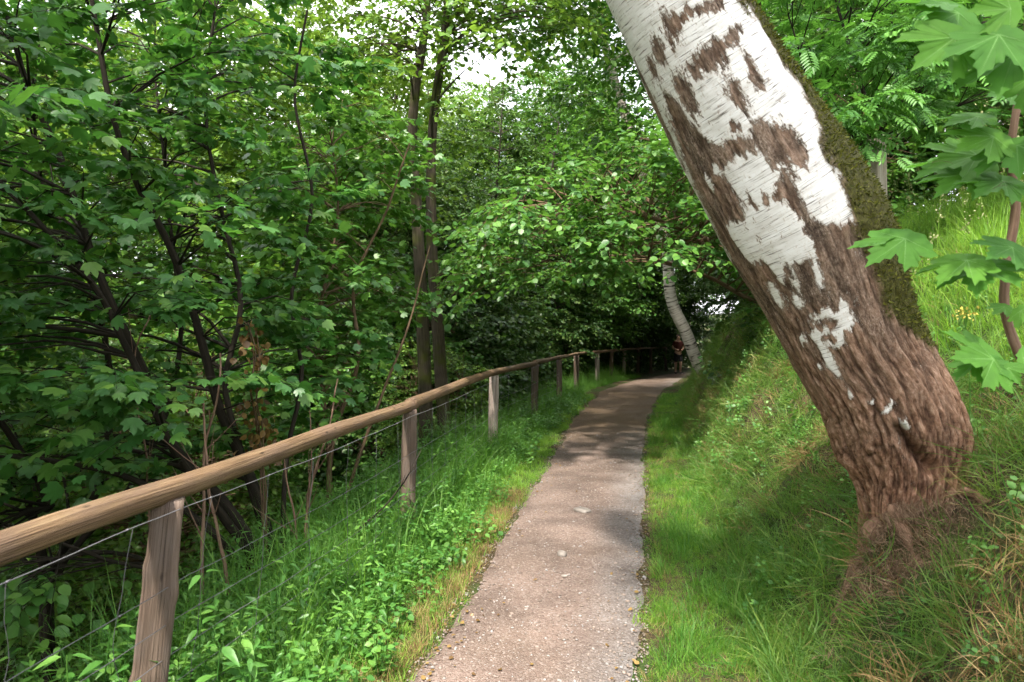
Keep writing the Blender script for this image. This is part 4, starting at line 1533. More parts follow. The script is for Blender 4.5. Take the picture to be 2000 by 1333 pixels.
# twin grey trunks
for nm, pts, seed, poly in (
    ('with the straighter stem', [(832, 845, 10.0), (826, 640, 10.0), (815, 420, 10.0), (806, 220, 10.0), (832, 40, 9.9), (838, -160, 9.8), (820, -420, 9.7)], 61, [(520, -420), (860, -460), (900, 60), (830, 200), (680, 120), (600, 60)]),
    ('with the slightly leaning stem', [(868, 845, 10.4), (856, 660, 10.4), (842, 420, 10.4), (846, 230, 10.4), (870, 60, 10.3), (880, -160, 10.2), (900, -420, 10.1)], 62, [(820, -460), (1180, -460), (1130, 60), (1040, 100), (990, 130), (930, 90), (885, 130), (890, 300), (850, 420), (840, 120)])):
    T = fill(rg, 190, poly, 8.4, 12.0, .15, seed)
    shrub('grey_tree', 'slim grey trunk of the pair behind the fence, ' + nm, [(pts, .105, .03, 40)], T, seed, KITE, M['leaf_light'], M['bark_grey'], cat='tree',
          group='pair of slim grey trunks', sprays=4, tw_len=.55, n_leaf=10, size=.10)


# small birch leaning over the path further on
def small_birch_mat():
    m, nt, N, L, out = new_mat('young_birch_bark')
    uv = node(N, 'UVMap')
    mp = node(N, 'Mapping')
    mp.inputs['Scale'].default_value = (26, 5, 1)
    L.new(uv.outputs[0], mp.inputs['Vector'])
    ns = node(N, 'TexNoise', Scale=1.0, Detail=4.0)
    L.new(mp.outputs[0], ns.inputs['Vector'])
    rp = ramp(N, [(.38, (.03, .022, .018)), (.44, (.45, .39, .33)), (.6, (.62, .56, .50))])
    L.new(ns.outputs['Fac'], rp.inputs[0])
    pb = node(N, 'BsdfPrincipled', Roughness=.75)
    L.new(rp.outputs[0], pb.inputs['Base Color'])
    L.new(pb.outputs[0], out.inputs['Surface'])
    return m


M['bark_birch'] = small_birch_mat()
T = fill(rg, 130, [(1000, -420), (1330, -420), (1340, 160), (1320, 420), (1240, 430), (1180, 240), (1080, 120)], 12.6, 16.0, .1, 71)
shrub('birch_tree', 'slender pale birch leaning left from the bank beside the walker', [
    ([(1386, 775, 14.6), (1372, 725, 14.6), (1340, 650, 14.5), (1312, 590, 14.4), (1302, 480, 14.3), (1265, 360, 14.2), (1225, 240, 14.1), (1180, 80, 14.0), (1150, -100, 13.9), (1110, -340, 13.8)], .125, .05, 60),
], T, 71, KITE, M['leaf_light'], M['bark_birch'], cat='tree', sprays=4, tw_len=.6, n_leaf=10, size=.085, droop=.35)


# withered twig bundle of dead leaves among the shrub stems
def withered():
    rng = np.random.default_rng(77)
    pts = spline(np.array([P(490, 640, 4.9), P(505, 700, 4.85), P(500, 780, 4.85), P(510, 850, 4.9), P(520, 1000, 5.0)]), 20)
    pts[-1, 2] = tz(*pts[-1, :2]) - .05
    base = pts[-1].copy()
    root = thing('withered_vine', base, 'withered brown vine with dead leaves hanging among the shrub stems', 'vine')
    tb = Tubes()
    for k in range(4):
        tb.add(pts + rng.normal(0, .02, 3) + .02 * np.stack([fbm(np.arange(20) * .35 + k * 9, j * 5.0, 0, 2) for j in range(3)], -1), np.linspace(.004, .007, 20), 5)
    tb.build('stem', M['bark_twig'], root, base)
    n = 170
    i = rng.integers(0, 14, n)
    pos = pts[i] + rng.normal(0, .055, (n, 3)) * np.array([1, 1, .7])
    d = norm(rng.normal(0, .5, (n, 3)) + np.array([0, 0, -1]))
    me = leaves_mesh('dead_leaves', pos, d, norm(rng.normal(0, 1, (n, 3))), rng.uniform(.03, .065, n), OVATE, rng, base)
    link('dead_leaves', me, M['leaf_dead'], root)['kind'] = 'stuff'


withered()

# bare reddish saplings standing in the shrub by the fence
sap = [([(592, 1100, 4.9), (600, 1000, 4.9), (612, 930, 4.9), (640, 840, 4.9), (660, 740, 5.0)], .011, 'thin bare reddish sapling tallest of the cluster behind the handrail'),
       ([(606, 1100, 5.0), (598, 1010, 5.0), (608, 900, 5.0), (604, 800, 5.1)], .009, 'thin bare sapling standing upright behind the handrail'),
       ([(585, 1095, 4.8), (575, 1010, 4.8), (560, 940, 4.8), (548, 860, 4.8)], .010, 'thin bare sapling bending left behind the handrail'),
       ([(455, 1140, 4.2), (430, 1060, 4.1), (412, 985, 4.05), (404, 900, 4.0), (398, 780, 4.0)], .013, 'brown bare stick crossing behind the handrail near the first post'),
       ([(395, 1060, 4.4), (398, 960, 4.4), (402, 860, 4.4), (428, 770, 4.4), (430, 690, 4.4)], .014, 'pale brown sapling forking above the handrail near the first post'),
       ([(290, 960, 4.8), (285, 880, 4.8), (268, 800, 4.8), (262, 690, 4.8), (300, 600, 4.8)], .010, 'thin brown sapling left of the first post')]
for px, r, lb in sap:
    c, rr = stem(px, r, r * .4, 24)
    b = c[0].copy()
    root = thing('bare_sapling', b, lb, 'sapling', 'bare saplings behind the handrail')
    tb = Tubes()
    tb.add(c, rr, 7, wob=.1)
    tb.build('stem', M['bark_red'], root, b)
    rng = np.random.default_rng(int(px[0][0]))
    tb = Tubes()
    for k in range(4):
        i = rng.integers(8, 20)
        d = norm(np.array([rng.normal(0, 1), rng.normal(0, .6), 1.1]))
        s = np.linspace(0, 1, 6)[:, None]
        tb.add(c[i] + d * s * rng.uniform(.15, .4) + np.array([0, 0, .05]) * s ** 2, np.linspace(rr[i] * .55, .0012, 6), 4)
    tb.build('twig', M['bark_red'], root, b)


# ------------------------------------------------------------------ maple sapling at the right edge, leaf by leaf
def maple():
    rng = np.random.default_rng(88)
    base = P(2110, 1000, 1.98)
    base[2] = tz(base[0], base[1]) - .05
    root = thing('maple_sapling', base, 'young maple with large bright lobed leaves at the right edge', 'sapling')
    main = spline(np.array([base, P(2060, 800, 1.97), P(1990, 690, 1.95), P(1962, 600, 1.94), P(1970, 500, 1.93), P(1984, 400, 1.92), P(1974, 310, 1.9), P(1986, 210, 1.88), P(2003, 110, 1.86), P(2010, -60, 1.84)]), 60)
    tb = Tubes()
    tb.add(main, np.linspace(.017, .008, 60), 12, wob=.12)
    tb.build('stem', M['bark_red'], root, base)
    tv, tf = LOBED_FINE
    tvs = []
    for k in range(5):
        v = tv.copy()
        v[:, 2] *= rng.uniform(.6, 1.8)
        v[:, 0] *= rng.uniform(.92, 1.08)
        ev, et = [], []
        for tip in ((0, 1.04), (.55, .85), (-.55, .85), (.63, .28), (-.63, .28)):
            j = 1 + int(np.argmin((tv[1:, 0] - tip[0]) ** 2 + (tv[1:, 1] - tip[1]) ** 2))
            a_, b_ = v[0], v[0] + (v[j] - v[0]) * .93
            sd = norm(np.cross(b_ - a_, [0, 0, 1.0])) * .010
            for off in (.005, -.005):
                o_ = np.array([0, 0, off])
                k0 = len(v) + len(ev)
                ev += [a_ - sd + o_, a_ + sd + o_, b_ + o_]
                et.append((k0, k0 + 1, k0 + 2))
        v2 = np.concatenate([v, np.array(ev)])
        me = mesh_tris('leaf', v2, np.concatenate([tf, np.array(et)]), attrs={'rnd': np.zeros(len(v2))})
        me.materials.append(M['leaf_maple'])
        me.materials.append(M['leaf_vein'])
        me.polygons.foreach_set('material_index', np.concatenate([np.zeros(len(tf)), np.ones(len(et))]).astype(np.int32))
        tvs.append(me)
    # leaf base pixel, tip pixel, distance, distance of the tip, tilt of the face to the eye
    LV = [((1790, 455), (1578, 572), 1.86, 1.80, .36), ((1765, 462), (1650, 470), 1.90, 1.98, .32), ((1905, 500), (1822, 545), 1.82, 1.76, .38), ((1915, 505), (1905, 585), 1.84, 1.70, .4),
          ((1990, 480), (1925, 500), 1.78, 1.72, .7), ((1935, 300), (1740, 330), 1.86, 1.84, .45), ((1900, 312), (1672, 352), 1.95, 1.93, .40), ((1925, 330), (1762, 392), 1.84, 1.78, .55),
          ((1930, 225), (1835, 240), 1.8, 1.78, .5), ((1960, 262), (1860, 290), 1.78, 1.74, .5), ((1985, 270), (1990, 345), 1.76, 1.66, .5), ((1975, 350), (1902, 372), 1.78, 1.72, .55),
          ((1885, 62), (1765, 135), 1.66, 1.60, .75), ((1905, 60), (1850, 100), 1.72, 1.66, .7), ((1960, 50), (1905, 160), 1.60, 1.52, .8), ((1988, 90), (1945, 190), 1.62, 1.55, .8), ((1995, 20), (1890, 10), 1.6, 1.6, .6),
          ((1870, 15), (1745, -20), 1.72, 1.72, .4), ((1990, 190), (1925, 180), 1.78, 1.74, .5), ((1890, 20), (1800, 50), 1.76, 1.70, .6),
          ((1960, 705), (1858, 690), 1.78, 1.72, .6), ((1905, 690), (1925, 752), 1.80, 1.72, .65), ((1962, 712), (1995, 750), 1.76, 1.70, .7), ((1985, 700), (2040, 700), 1.76, 1.74, .6),
          ((1968, 596), (1940, 612), 1.92, 1.90, .6), ((1985, 600), (2010, 625), 1.84, 1.82, .6), ((2010, 130), (2080, 210), 1.66, 1.6, .6), ((2005, 400), (2070, 380), 1.8, 1.78, .5)]
    for i, (b, t, d0, d1, tilt) in enumerate(LV):
        pb, pt = P(*b, d0), P(*t, d1)
        d = pt - pb
        ln = np.linalg.norm(d)
        view = norm(np.array([0, 0, CAMZ]) - pb)
        nr = norm(np.array([0, 0, 1.0]) * (1 - tilt) + view * tilt + rng.normal(0, .10, 3))
        X, Y, Z = leaf_frames(d[None], nr[None])
        wide = 1.0
        L = float(np.clip(ln * .9, .06, .165))
        o = bpy.data.objects.new('leaf', tvs[i % 5])
        COL.objects.link(o)
        o.parent = root
        o.matrix_local = Matrix([[X[0][r] * L * wide, Y[0][r] * L, Z[0][r] * L, pb[r] - base[r]] for r in range(3)] + [[0, 0, 0, 1]])
        # stalk
        k = int(np.argmin(((main - pb) ** 2).sum(1) + .3 * np.clip(main[:, 2] - pb[2], 0, None)))
        a = main[k]
        s = np.linspace(0, 1, 10)[:, None]
        c = (a + pb) / 2 + np.array([0, 0, .22 * np.linalg.norm(pb - a)])
        st = Tubes()
        st.add((1 - s) ** 2 * a + 2 * s * (1 - s) * c + s ** 2 * pb, np.linspace(.0030, .0016, 10), 6)
        sk = st.build('leaf_stalk', M['bark_red'], o, base)
        sk.matrix_parent_inverse = o.matrix_local.inverted()


maple()

# ------------------------------------------------------------------ old post on the slope
rng = np.random.default_rng(3)
pp = P(1722, 420, 6.2)
g = np.array([pp[0], pp[1], tz(pp[0], pp[1]) - .2])
tp = P(1712, 272, 6.2)
V, T, UV = post_mesh(g, tp, .125, .11, .35, rng, [(.9, 0, -1, .01, .04)])
V[-1] += [0.02, 0, .02]
root = thing('old_post', g, 'weathered wooden post standing alone in the meadow behind the birch', 'post')
link('shaft', mesh_tris('shaft', V - g, T, uv=UV), M['post_pale'], root)

# ------------------------------------------------------------------ stones on the path
def stone_mat():
    m, nt, N, L, out = new_mat('pale_stone')
    geo = node(N, 'TexCoord')
    ns = node(N, 'TexNoise', Scale=18.0, Detail=6.0)
    L.new(geo.outputs['Object'], ns.inputs['Vector'])
    rp = ramp(N, [(.3, (.12, .10, .085)), (.55, (.19, .165, .145)), (.75, (.25, .22, .195))])
    L.new(ns.outputs['Fac'], rp.inputs[0])
    pb = node(N, 'BsdfPrincipled', Roughness=.9)
    L.new(rp.outputs[0], pb.inputs['Base Color'])
    bp = node(N, 'Bump', Strength=.5, Distance=.006)
    L.new(ns.outputs['Fac'], bp.inputs['Height'])
    L.new(bp.outputs[0], pb.inputs['Normal'])
    L.new(pb.outputs[0], out.inputs['Surface'])
    return m


M['stone'] = stone_mat()


def rock(nm, seed, r, n=14):
    th = np.linspace(0, 2 * np.pi, n * 2, endpoint=False)
    ph = np.linspace(0, np.pi, n)
    PH, TH = np.meshgrid(ph, th, indexing='ij')
    d = np.stack([np.sin(PH) * np.cos(TH), np.sin(PH) * np.sin(TH), np.cos(PH)], -1)
    k = 1 + .28 * fbm(d[..., 0] * 1.3 + seed, d[..., 1] * 1.3, d[..., 2] * 1.3, 3)
    rg_ = np.random.default_rng(seed)
    for _ in range(9):
        a = norm(rg_.normal(0, 1, 3))
        k = np.minimum(k, .82 / np.maximum(d @ a, .05))
    v = (d * k[..., None] * np.asarray(r)).reshape(-1, 3)
    w = 2 * n
    i = np.arange(n - 1)[:, None] * w
    j = np.arange(w)[None]
    jj = (j + 1) % w
    q = np.stack([i + j, i + w + j, i + w + jj, i + jj], -1).reshape(-1, 4)
    return mesh_tris(nm, v, quads_to_tris(q), smooth=False)


for (x, y, r, lb, sd) in ((1136, 1000, (.095, .07, .022), 'flat pale stone embedded in the middle of the gravel path', 4), (1098, 1086, (.040, .034, .030), 'small angular stone lying on the gravel path below the flat one', 9),
                          (1102, 1128, (.024, .02, .008), 'smallest flat stone on the gravel path', 15)):
    dd = 1.6 * F / (y - 640)
    p = P(x, y, dd)
    o = link('stone', rock('stone', sd, r), M['stone'])
    o.location = (p[0], p[1], path_z(p[0], p[1]) + r[2] * .25)
    o.rotation_euler = (0, 0, sd * 1.3)
    tag(o, lb, 'stone', 'stones on the path')


# ------------------------------------------------------------------ ground cover: points carry clumps
HID = bpy.data.collections.new('clumps')


def blade_clump(nm, rng, n, h, spread, width, bend, mat, segs=4, hvar=.5, tip=.06):
    V, T, R = [], [], []
    for _ in range(n):
        a = rng.uniform(0, 2 * np.pi)
        r = spread * math.sqrt(rng.random())
        p0 = np.array([r * math.cos(a), r * math.sin(a), -.01])
        az = a + rng.normal(0, 1.0)
        d = np.array([math.cos(az), math.sin(az), 0])
        sd = np.array([-math.sin(az + rng.normal(0, .8)), math.cos(az), 0])
        H = h * rng.uniform(1 - hvar, 1 + hvar * .4)
        b = bend * rng.uniform(.3, 1.5)
        w = width * rng.uniform(.7, 1.3)
        b0 = len(V)
        ang = rng.uniform(.02, .25)
        p = p0.copy()
        for s in range(segs + 1):
            t = s / segs
            ww = w * (1 - t) ** .7 if s < segs else 0
            if s < segs:
                V.append(p - sd * ww / 2)
                V.append(p + sd * ww / 2)
                R += [0, 0]
            else:
                V.append(p.copy())
                R.append(0)
            th = ang + b * (t + .1)
            p = p + (d * math.sin(th) + np.array([0, 0, math.cos(th)])) * H / segs
        rr = rng.random() * .55
        for s in range(len(V) - b0):
            R[b0 + s] = rr
        for s in range(segs - 1):
            k = b0 + 2 * s
            T += [(k, k + 1, k + 3), (k, k + 3, k + 2)]
        k = b0 + 2 * (segs - 1)
        T.append((k, k + 1, k + 2))
    me = mesh_tris(nm, np.array(V), np.array(T), attrs={'rnd': np.array(R)})
    me.materials.append(mat)
    o = bpy.data.objects.new(nm, me)
    HID.objects.link(o)
    return o


def herb_clump(nm, rng, h, pairs, lsize, mat, tmpl, lean=.15, stems=1):
    tb = Tubes()
    LP, LD, LN, LS = [], [], [], []
    for s_ in range(stems):
        a = rng.uniform(0, 6.28)
        H = h * rng.uniform(.7, 1.1)
        b = np.array([math.cos(a), math.sin(a), 0]) * (.03 * stems)
        top = b + np.array([math.cos(a) * lean * H, math.sin(a) * lean * H, H])
        c = spline(np.array([b, (b + top) / 2 + rng.normal(0, .03, 3) * H, top]), 8)
        tb.add(c, np.linspace(.0028, .0012, 8), 3)
        for k in range(pairs):
            t = .2 + .8 * k / max(1, pairs - 1)
            p = c[int(t * 7)]
            az = k * 1.57 + rng.normal(0, .3)
            for sg in (0, np.pi):
                d = np.array([math.cos(az + sg), math.sin(az + sg), rng.normal(.05, .25)])
                LP.append(p + d * .012)
                LD.append(d)
                LN.append(np.array([0, 0, 1.0]) + rng.normal(0, .3, 3))
                LS.append(lsize * (1.15 - .55 * abs(t - .45)) * rng.uniform(.7, 1.15))
    lm = leaves_mesh('x', np.array(LP), norm(np.array(LD)), norm(np.array(LN)), np.array(LS), tmpl, rng)
    nv = len(lm.vertices)
    co = np.empty(nv * 3, np.float32)
    lm.vertices.foreach_get('co', co)
    fi = np.empty(len(lm.loops), np.int32)
    lm.loops.foreach_get('vertex_index', fi)
    rn = np.empty(nv, np.float32)
    lm.attributes['rnd'].data.foreach_get('value', rn)
    bpy.data.meshes.remove(lm)
    sv, st = np.concatenate(tb.v), np.concatenate(tb.t)
    me = mesh_tris(nm, np.concatenate([co.reshape(-1, 3), sv]), np.concatenate([fi.reshape(-1, 3), st + nv]),
                   attrs={'rnd': np.concatenate([rn * .6, np.zeros(len(sv))])})
    me.materials.append(mat)
    return me


def clump_set(nm, fn, k):
    c = bpy.data.collections.new(nm)
    for i in range(k):
        o = fn(i)
        if o.name in HID.objects:
            HID.objects.unlink(o)
        c.objects.link(o)
    return c


def scatter(name, pts, rot, scl, coll, k, label, seed, cat=None):
    rng = np.random.default_rng(seed)
    n = len(pts)
    me = bpy.data.meshes.new(name)
    me.vertices.add(n)
    me.vertices.foreach_set('co', np.ascontiguousarray(pts, np.float32).ravel())
    a = me.attributes.new('rot', 'FLOAT_VECTOR', 'POINT')
    a.data.foreach_set('vector', np.ascontiguousarray(rot, np.float32).ravel())
    a = me.attributes.new('scl', 'FLOAT', 'POINT')
    a.data.foreach_set('value', np.ascontiguousarray(scl, np.float32))
    a = me.attributes.new('pick', 'INT', 'POINT')
    a.data.foreach_set('value', rng.integers(0, k, n).astype(np.int32))
    o = link(name, me)
    ng = bpy.data.node_groups.new(name, 'GeometryNodeTree')
    ng.interface.new_socket('Geometry', in_out='INPUT', socket_type='NodeSocketGeometry')
    ng.interface.new_socket('Geometry', in_out='OUTPUT', socket_type='NodeSocketGeometry')
    N, L = ng.nodes, ng.links
    gi, go = N.new('NodeGroupInput'), N.new('NodeGroupOutput')
    ip = N.new('GeometryNodeInstanceOnPoints')
    ci = N.new('GeometryNodeCollectionInfo')
    ci.inputs['Collection'].default_value = coll
    ci.inputs['Separate Children'].default_value = True
    ci.inputs['Reset Children'].default_value = True

    def attr(nm, ty):
        q = N.new('GeometryNodeInputNamedAttribute')
        q.data_type = ty
        q.inputs['Name'].default_value = nm
        return q.outputs['Attribute']
    L.new(gi.outputs[0], ip.inputs['Points'])
    L.new(ci.outputs[0], ip.inputs['Instance'])
    ip.inputs['Pick Instance'].default_value = True
    L.new(attr('pick', 'INT'), ip.inputs['Instance Index'])
    er = N.new('FunctionNodeEulerToRotation')
    L.new(attr('rot', 'FLOAT_VECTOR'), er.inputs[0])
    L.new(er.outputs[0], ip.inputs['Rotation'])
    L.new(attr('scl', 'FLOAT'), ip.inputs['Scale'])
    L.new(ip.outputs[0], go.inputs[0])
    md = o.modifiers.new('clumps', 'NODES')
    md.node_group = ng
    tag(o, label, cat, kind='stuff')
    return o


def slope_rot(x, y, rng, follow=.6, jit=.12):
    e = .08
    gx = (height(x + e, y) - height(x - e, y)) / (2 * e)
    gy = (height(x, y + e) - height(x, y - e)) / (2 * e)
    # tilt the clump's up towards the slope normal, blades hang downhill
    n = norm(np.stack([-gx * follow, -gy * follow, np.ones_like(gx)], -1))
    n = norm(n + rng.normal(0, jit, n.shape))
    rx = np.arctan2(-n[:, 1], n[:, 2])
    ry = np.arcsin(np.clip(n[:, 0], -1, 1))
    return rx, ry


def put(name, xs, ys, coll, k, label, seed, smin=.7, smax=1.3, follow=.6, sink=.01, cat=None, jit=.12, scl=None):
    rng = np.random.default_rng(seed)
    z = height(xs, ys) - sink
    rx, ry = slope_rot(xs, ys, rng, follow, jit)
    rot = np.stack([rx, ry, rng.uniform(0, 6.28, len(xs))], -1)
    s = rng.uniform(smin, smax, len(xs))
    if scl is not None:
        s = s * scl
    return scatter(name, np.stack([xs, ys, z], -1), rot, s, coll, k, label, seed, cat)


rc = np.random.default_rng(101)
c_short = clump_set('short_grass_clumps', lambda i: blade_clump('short_blades', rc, 34, .075, .05, .0034, 1.0, M['grass_verge']), 6)
c_verge = clump_set('verge_grass_clumps', lambda i: blade_clump('verge_blades', rc, 26, .17, .06, .0042, 1.0, M['grass']), 6)
c_bank = clump_set('bank_grass_clumps', lambda i: blade_clump('bank_blades', rc, 30, .26, .07, .0042, 1.75, M['grass_bank'], 5), 7)
c_dry = clump_set('dry_grass_clumps', lambda i: blade_clump('dry_blades', rc, 22, .20, .07, .0032, 2.1, M['grass_dry'], 5), 5)
c_root = clump_set('root_fibre_clumps', lambda i: blade_clump('fibres', rc, 34, .11, .08, .0028, 2.4, M['root_fibre'], 4), 4)
c_tall = clump_set('tall_grass_clumps', lambda i: blade_clump('tall_blades', rc, 14, .55, .07, .0050, .9, M['grass'], 6), 5)
c_meadow = clump_set('meadow_grass_clumps', lambda i: blade_clump('meadow_blades', rc, 22, .38, .08, .0046, 1.1, M['grass_verge'], 5), 5)


def strip(rng, n, y0, y1, pow_=1.6):
    """distances along the path, denser near the camera"""
    t = rng.random(n)
    return y0 + (y1 - y0) * t ** pow_


def mk_herb(nm, h, pairs, ls, tmpl, mat, stems):
    def f(i):
        me = herb_clump(nm, rc, h, pairs, ls, mat, tmpl, stems=stems)
        o = bpy.data.objects.new(nm, me)
        HID.objects.link(o)
        return o
    return f


c_herb = clump_set('herb_clumps', mk_herb('herb', .40, 7, .075, LANCE, M['leaf_herb'], 3), 6)
c_low = clump_set('low_herb_clumps', mk_herb('low_herb', .14, 5, .030, OVATE, M['leaf_herb'], 4), 6)
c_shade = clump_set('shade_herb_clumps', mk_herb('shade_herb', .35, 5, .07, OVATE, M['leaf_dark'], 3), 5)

# right verge: short bright grass, ragged where it meets the gravel
n = 5200
y = strip(rc, n, 1.6, 17, 1.5)
d = rc.uniform(-.04, .68, n) + .07 * fbm(y * 1.3, y * 0 + 4, 0, 3)
x = Rx(y) + d
keep = rc.random(n) < np.clip((d + .06) / .10, 0, 1)
put('verge_grass', x[keep], y[keep], c_short, 6, 'short bright green grass beside the right edge of the gravel', 201, .45, 1.35, .7, jit=.25, scl=(.75 + .5 * fbm(x * 3, y * 3, 2, 3))[keep])
n = 1900
y = strip(rc, n, 1.6, 17, 1.5)
x = Rx(y) + rc.uniform(.05, .8, n)
vk = fbm(x * 2.4, y * 2.4, 11, 3) > -.05
x, y = x[vk], y[vk]
put('verge_long_grass', x, y, c_verge, 6, 'longer green grass tufts at the foot of the bank', 202, .4, 1.3, .5, jit=.3)
n = 420
y = strip(rc, n, 1.6, 13, 1.4)
x = Rx(y) + np.abs(rc.normal(0, .3, n)) - .02
put('verge_dry_grass', x, y, c_dry, 5, 'dry blades mixed into the short grass of the right verge', 222, .3, .7, .5, jit=.3)
# bank
n = 9000
y = strip(rc, n, 1.2, 24, 1.7)
d = rc.uniform(.5, 4.2, n)
x = Rx(y) + d
f = fbm(x * 1.6, y * 1.6, 2, 3)
near_root = np.exp(-(((x - 1.72) / .20) ** 2 + ((y - 3.05) / .22) ** 2))
rtb = np.clip((3.0 - y) / 1.0, 0, 1) * np.clip((x - Rx(y) - .6) / .35, 0, 1)
keep = (rc.random(n) < np.clip(1.0 - .35 * (f > .25) - .5 * rtb, 0, 1)) & (rc.random(n) > near_root * 1.1)
put('bank_grass', x[keep], y[keep], c_bank, 7, 'drooping green grass covering the bank', 203, .5, 1.4, 1.1, jit=.35, scl=np.interp(y, [1.2, 3.2], [.55, 1.0])[keep])
n = 4600
y = strip(rc, n, 1.2, 18, 1.7)
x = Rx(y) + rc.uniform(.55, 2.8, n)
f = fbm(x * 1.6, y * 1.6, 2, 3)
rt = np.clip((3.0 - y) / 1.0, 0, 1) * np.clip((x - Rx(y) - .6) / .35, 0, 1)
keep = (rc.random(n) < np.clip((f - .02) / .28, 0, 1) * .9 + .15 + .75 * rt)
put('bank_dry_grass', x[keep], y[keep], c_dry, 5, 'dry straw coloured grass patches on the bank', 204, .6, 1.3, 1.2, jit=.25)
# fibrous roots at the foot of the birch
n = 190
x = rc.normal(1.70, .13, n)
y = rc.normal(3.04, .14, n)
put('birch_root_mat', x, y, c_root, 4, 'mat of reddish brown fine roots at the foot of the leaning birch', 205, .6, 1.1, 1.3, jit=.35)
# meadow up the slope
n = 3600
y = rc.uniform(3.2, 13, n)
x = Rx(y) + rc.uniform(1.9, 6.5, n)
put('meadow_grass', x, y, c_meadow, 5, 'tall light green meadow grass on the slope behind the birch', 206, .6, 1.3, .4)
# left verge between gravel and fence
n = 3000
y = strip(rc, n, 1.4, 17, 1.4)
t = rc.random(n)
x = Fx(y) - .05 + (Lx(y) + .03 - Fx(y) + .05) * t + .05 * fbm(y * 1.5, y * 0 + 9, 0, 3)
put('left_verge_grass', x, y, c_short, 6, 'short grass between the gravel and the fence', 207, .6, 1.4, .4)
n = 3600
y = strip(rc, n, 1.4, 26, 1.5)
x = Fx(y) - .35 + (Lx(y) + .05 - Fx(y)) * rc.random(n) ** 1.2
put('fence_grass', x, y, c_verge, 6, 'green grass growing along the foot of the fence posts', 208, .6, 1.5, .4)
n = 1000
y = strip(rc, n, 3.0, 26, 1.2)
x = Fx(y) + rc.uniform(-.8, .25, n)
put('fence_tall_grass', x, y, c_tall, 5, 'tall grass standing around the middle fence posts', 209, .6, 1.15, .2)
n = 420
y = strip(rc, n, 1.6, 7, 1.0)
x = Lx(y) - np.abs(rc.normal(0, .14, n)) + .02
put('left_dry_grass', x, y, c_dry, 5, 'dry brown grass at the left edge of the gravel', 210, .4, .8, .3)
# herbs below and behind the fence
n = 900
y = strip(rc, n, 2.2, 17, 1.5)
x = Fx(y) - rc.uniform(-.28, 2.3, n)
hk = (Fx(y) - x < np.interp(y, [2, 4.2, 5.5], [.55, .7, 2.4]))
x, y = x[hk], y[hk]
put('herb_cover', x, y, c_herb, 6, 'leafy green herbs crowding the ground behind the wire fence', 211, .55, 1.1, .15)
n = 900
y = strip(rc, n, 1.8, 16, 1.4)
x = Fx(y) + rc.uniform(-.7, .5, n)
put('low_herbs', x, y, c_low, 6, 'low small leaved herbs under the fence', 212, .7, 1.5, .3)
n = 700
y = rc.uniform(1.2, 9, n)
x = Rx(y) + rc.uniform(.6, 2.4, n)
kp = (rc.random(n) < np.clip((x - .9) * .8, .05, .8)) & ~((np.abs(x - 1.75) < .35) & (np.abs(y - 3.0) < .35))
put('bank_herbs', x[kp], y[kp], c_low, 6, 'small clover like herbs among the grass of the bank', 213, .5, 1.1, .5)
n = 1600
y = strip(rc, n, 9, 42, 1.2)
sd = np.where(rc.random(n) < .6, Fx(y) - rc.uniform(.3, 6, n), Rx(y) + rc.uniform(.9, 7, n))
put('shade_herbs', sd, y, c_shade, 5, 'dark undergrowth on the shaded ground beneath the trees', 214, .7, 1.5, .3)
n = 1500
y = rc.uniform(6, 22, n)
x = Fx(y) - rc.uniform(1.5, 11, n)
put('valley_herbs', x, y, c_herb, 6, 'leafy undergrowth down in the valley', 215, .8, 1.6, .3)


# pebbles
def pebble(i):
    me = rock('pebble', 50 + i, (1, .8, .55), 5)
    me.materials.append(M['pebble'])
    o = bpy.data.objects.new('pebble', me)
    HID.objects.link(o)
    return o


def pebble_mat():
    m, nt, N, L, out = new_mat('pebble_stone')
    oi = node(N, 'ObjectInfo')
    rp = ramp(N, [(0, (.10, .075, .06)), (.35, (.17, .13, .108)), (.7, (.22, .175, .15)), (.9, (.22, .205, .20)), (1, (.27, .255, .24))])
    L.new(oi.outputs['Random'], rp.inputs[0])
    pb = node(N, 'BsdfPrincipled', Roughness=.9)
    L.new(rp.outputs[0], pb.inputs['Base Color'])
    L.new(pb.outputs[0], out.inputs['Surface'])
    return m


M['pebble'] = pebble_mat()
c_peb = clump_set('pebble_shapes', pebble, 6)
n = 9000
y = strip(rc, n, 2.6, 11, 1.7)
t = rc.random(n)
edge = rc.random(n) < .14
t = np.where(edge, np.where(rc.random(n) < .35, np.abs(rc.normal(0, .07, n)), 1 - np.abs(rc.normal(0, .10, n))), t)
t = np.clip(t, -.04, 1.05)
x = Lx(y) + (Rx(y) - Lx(y)) * t
z = height(x, y) + .009
s = rc.lognormal(math.log(.0048), .42, n)
scatter('path_gravel', np.stack([x, y, z], -1), np.stack([rc.normal(0, .3, n), rc.normal(0, .3, n), rc.uniform(0, 6.28, n)], -1), s, c_peb, 6,
        'loose pebbles strewn over the gravel path', 221)

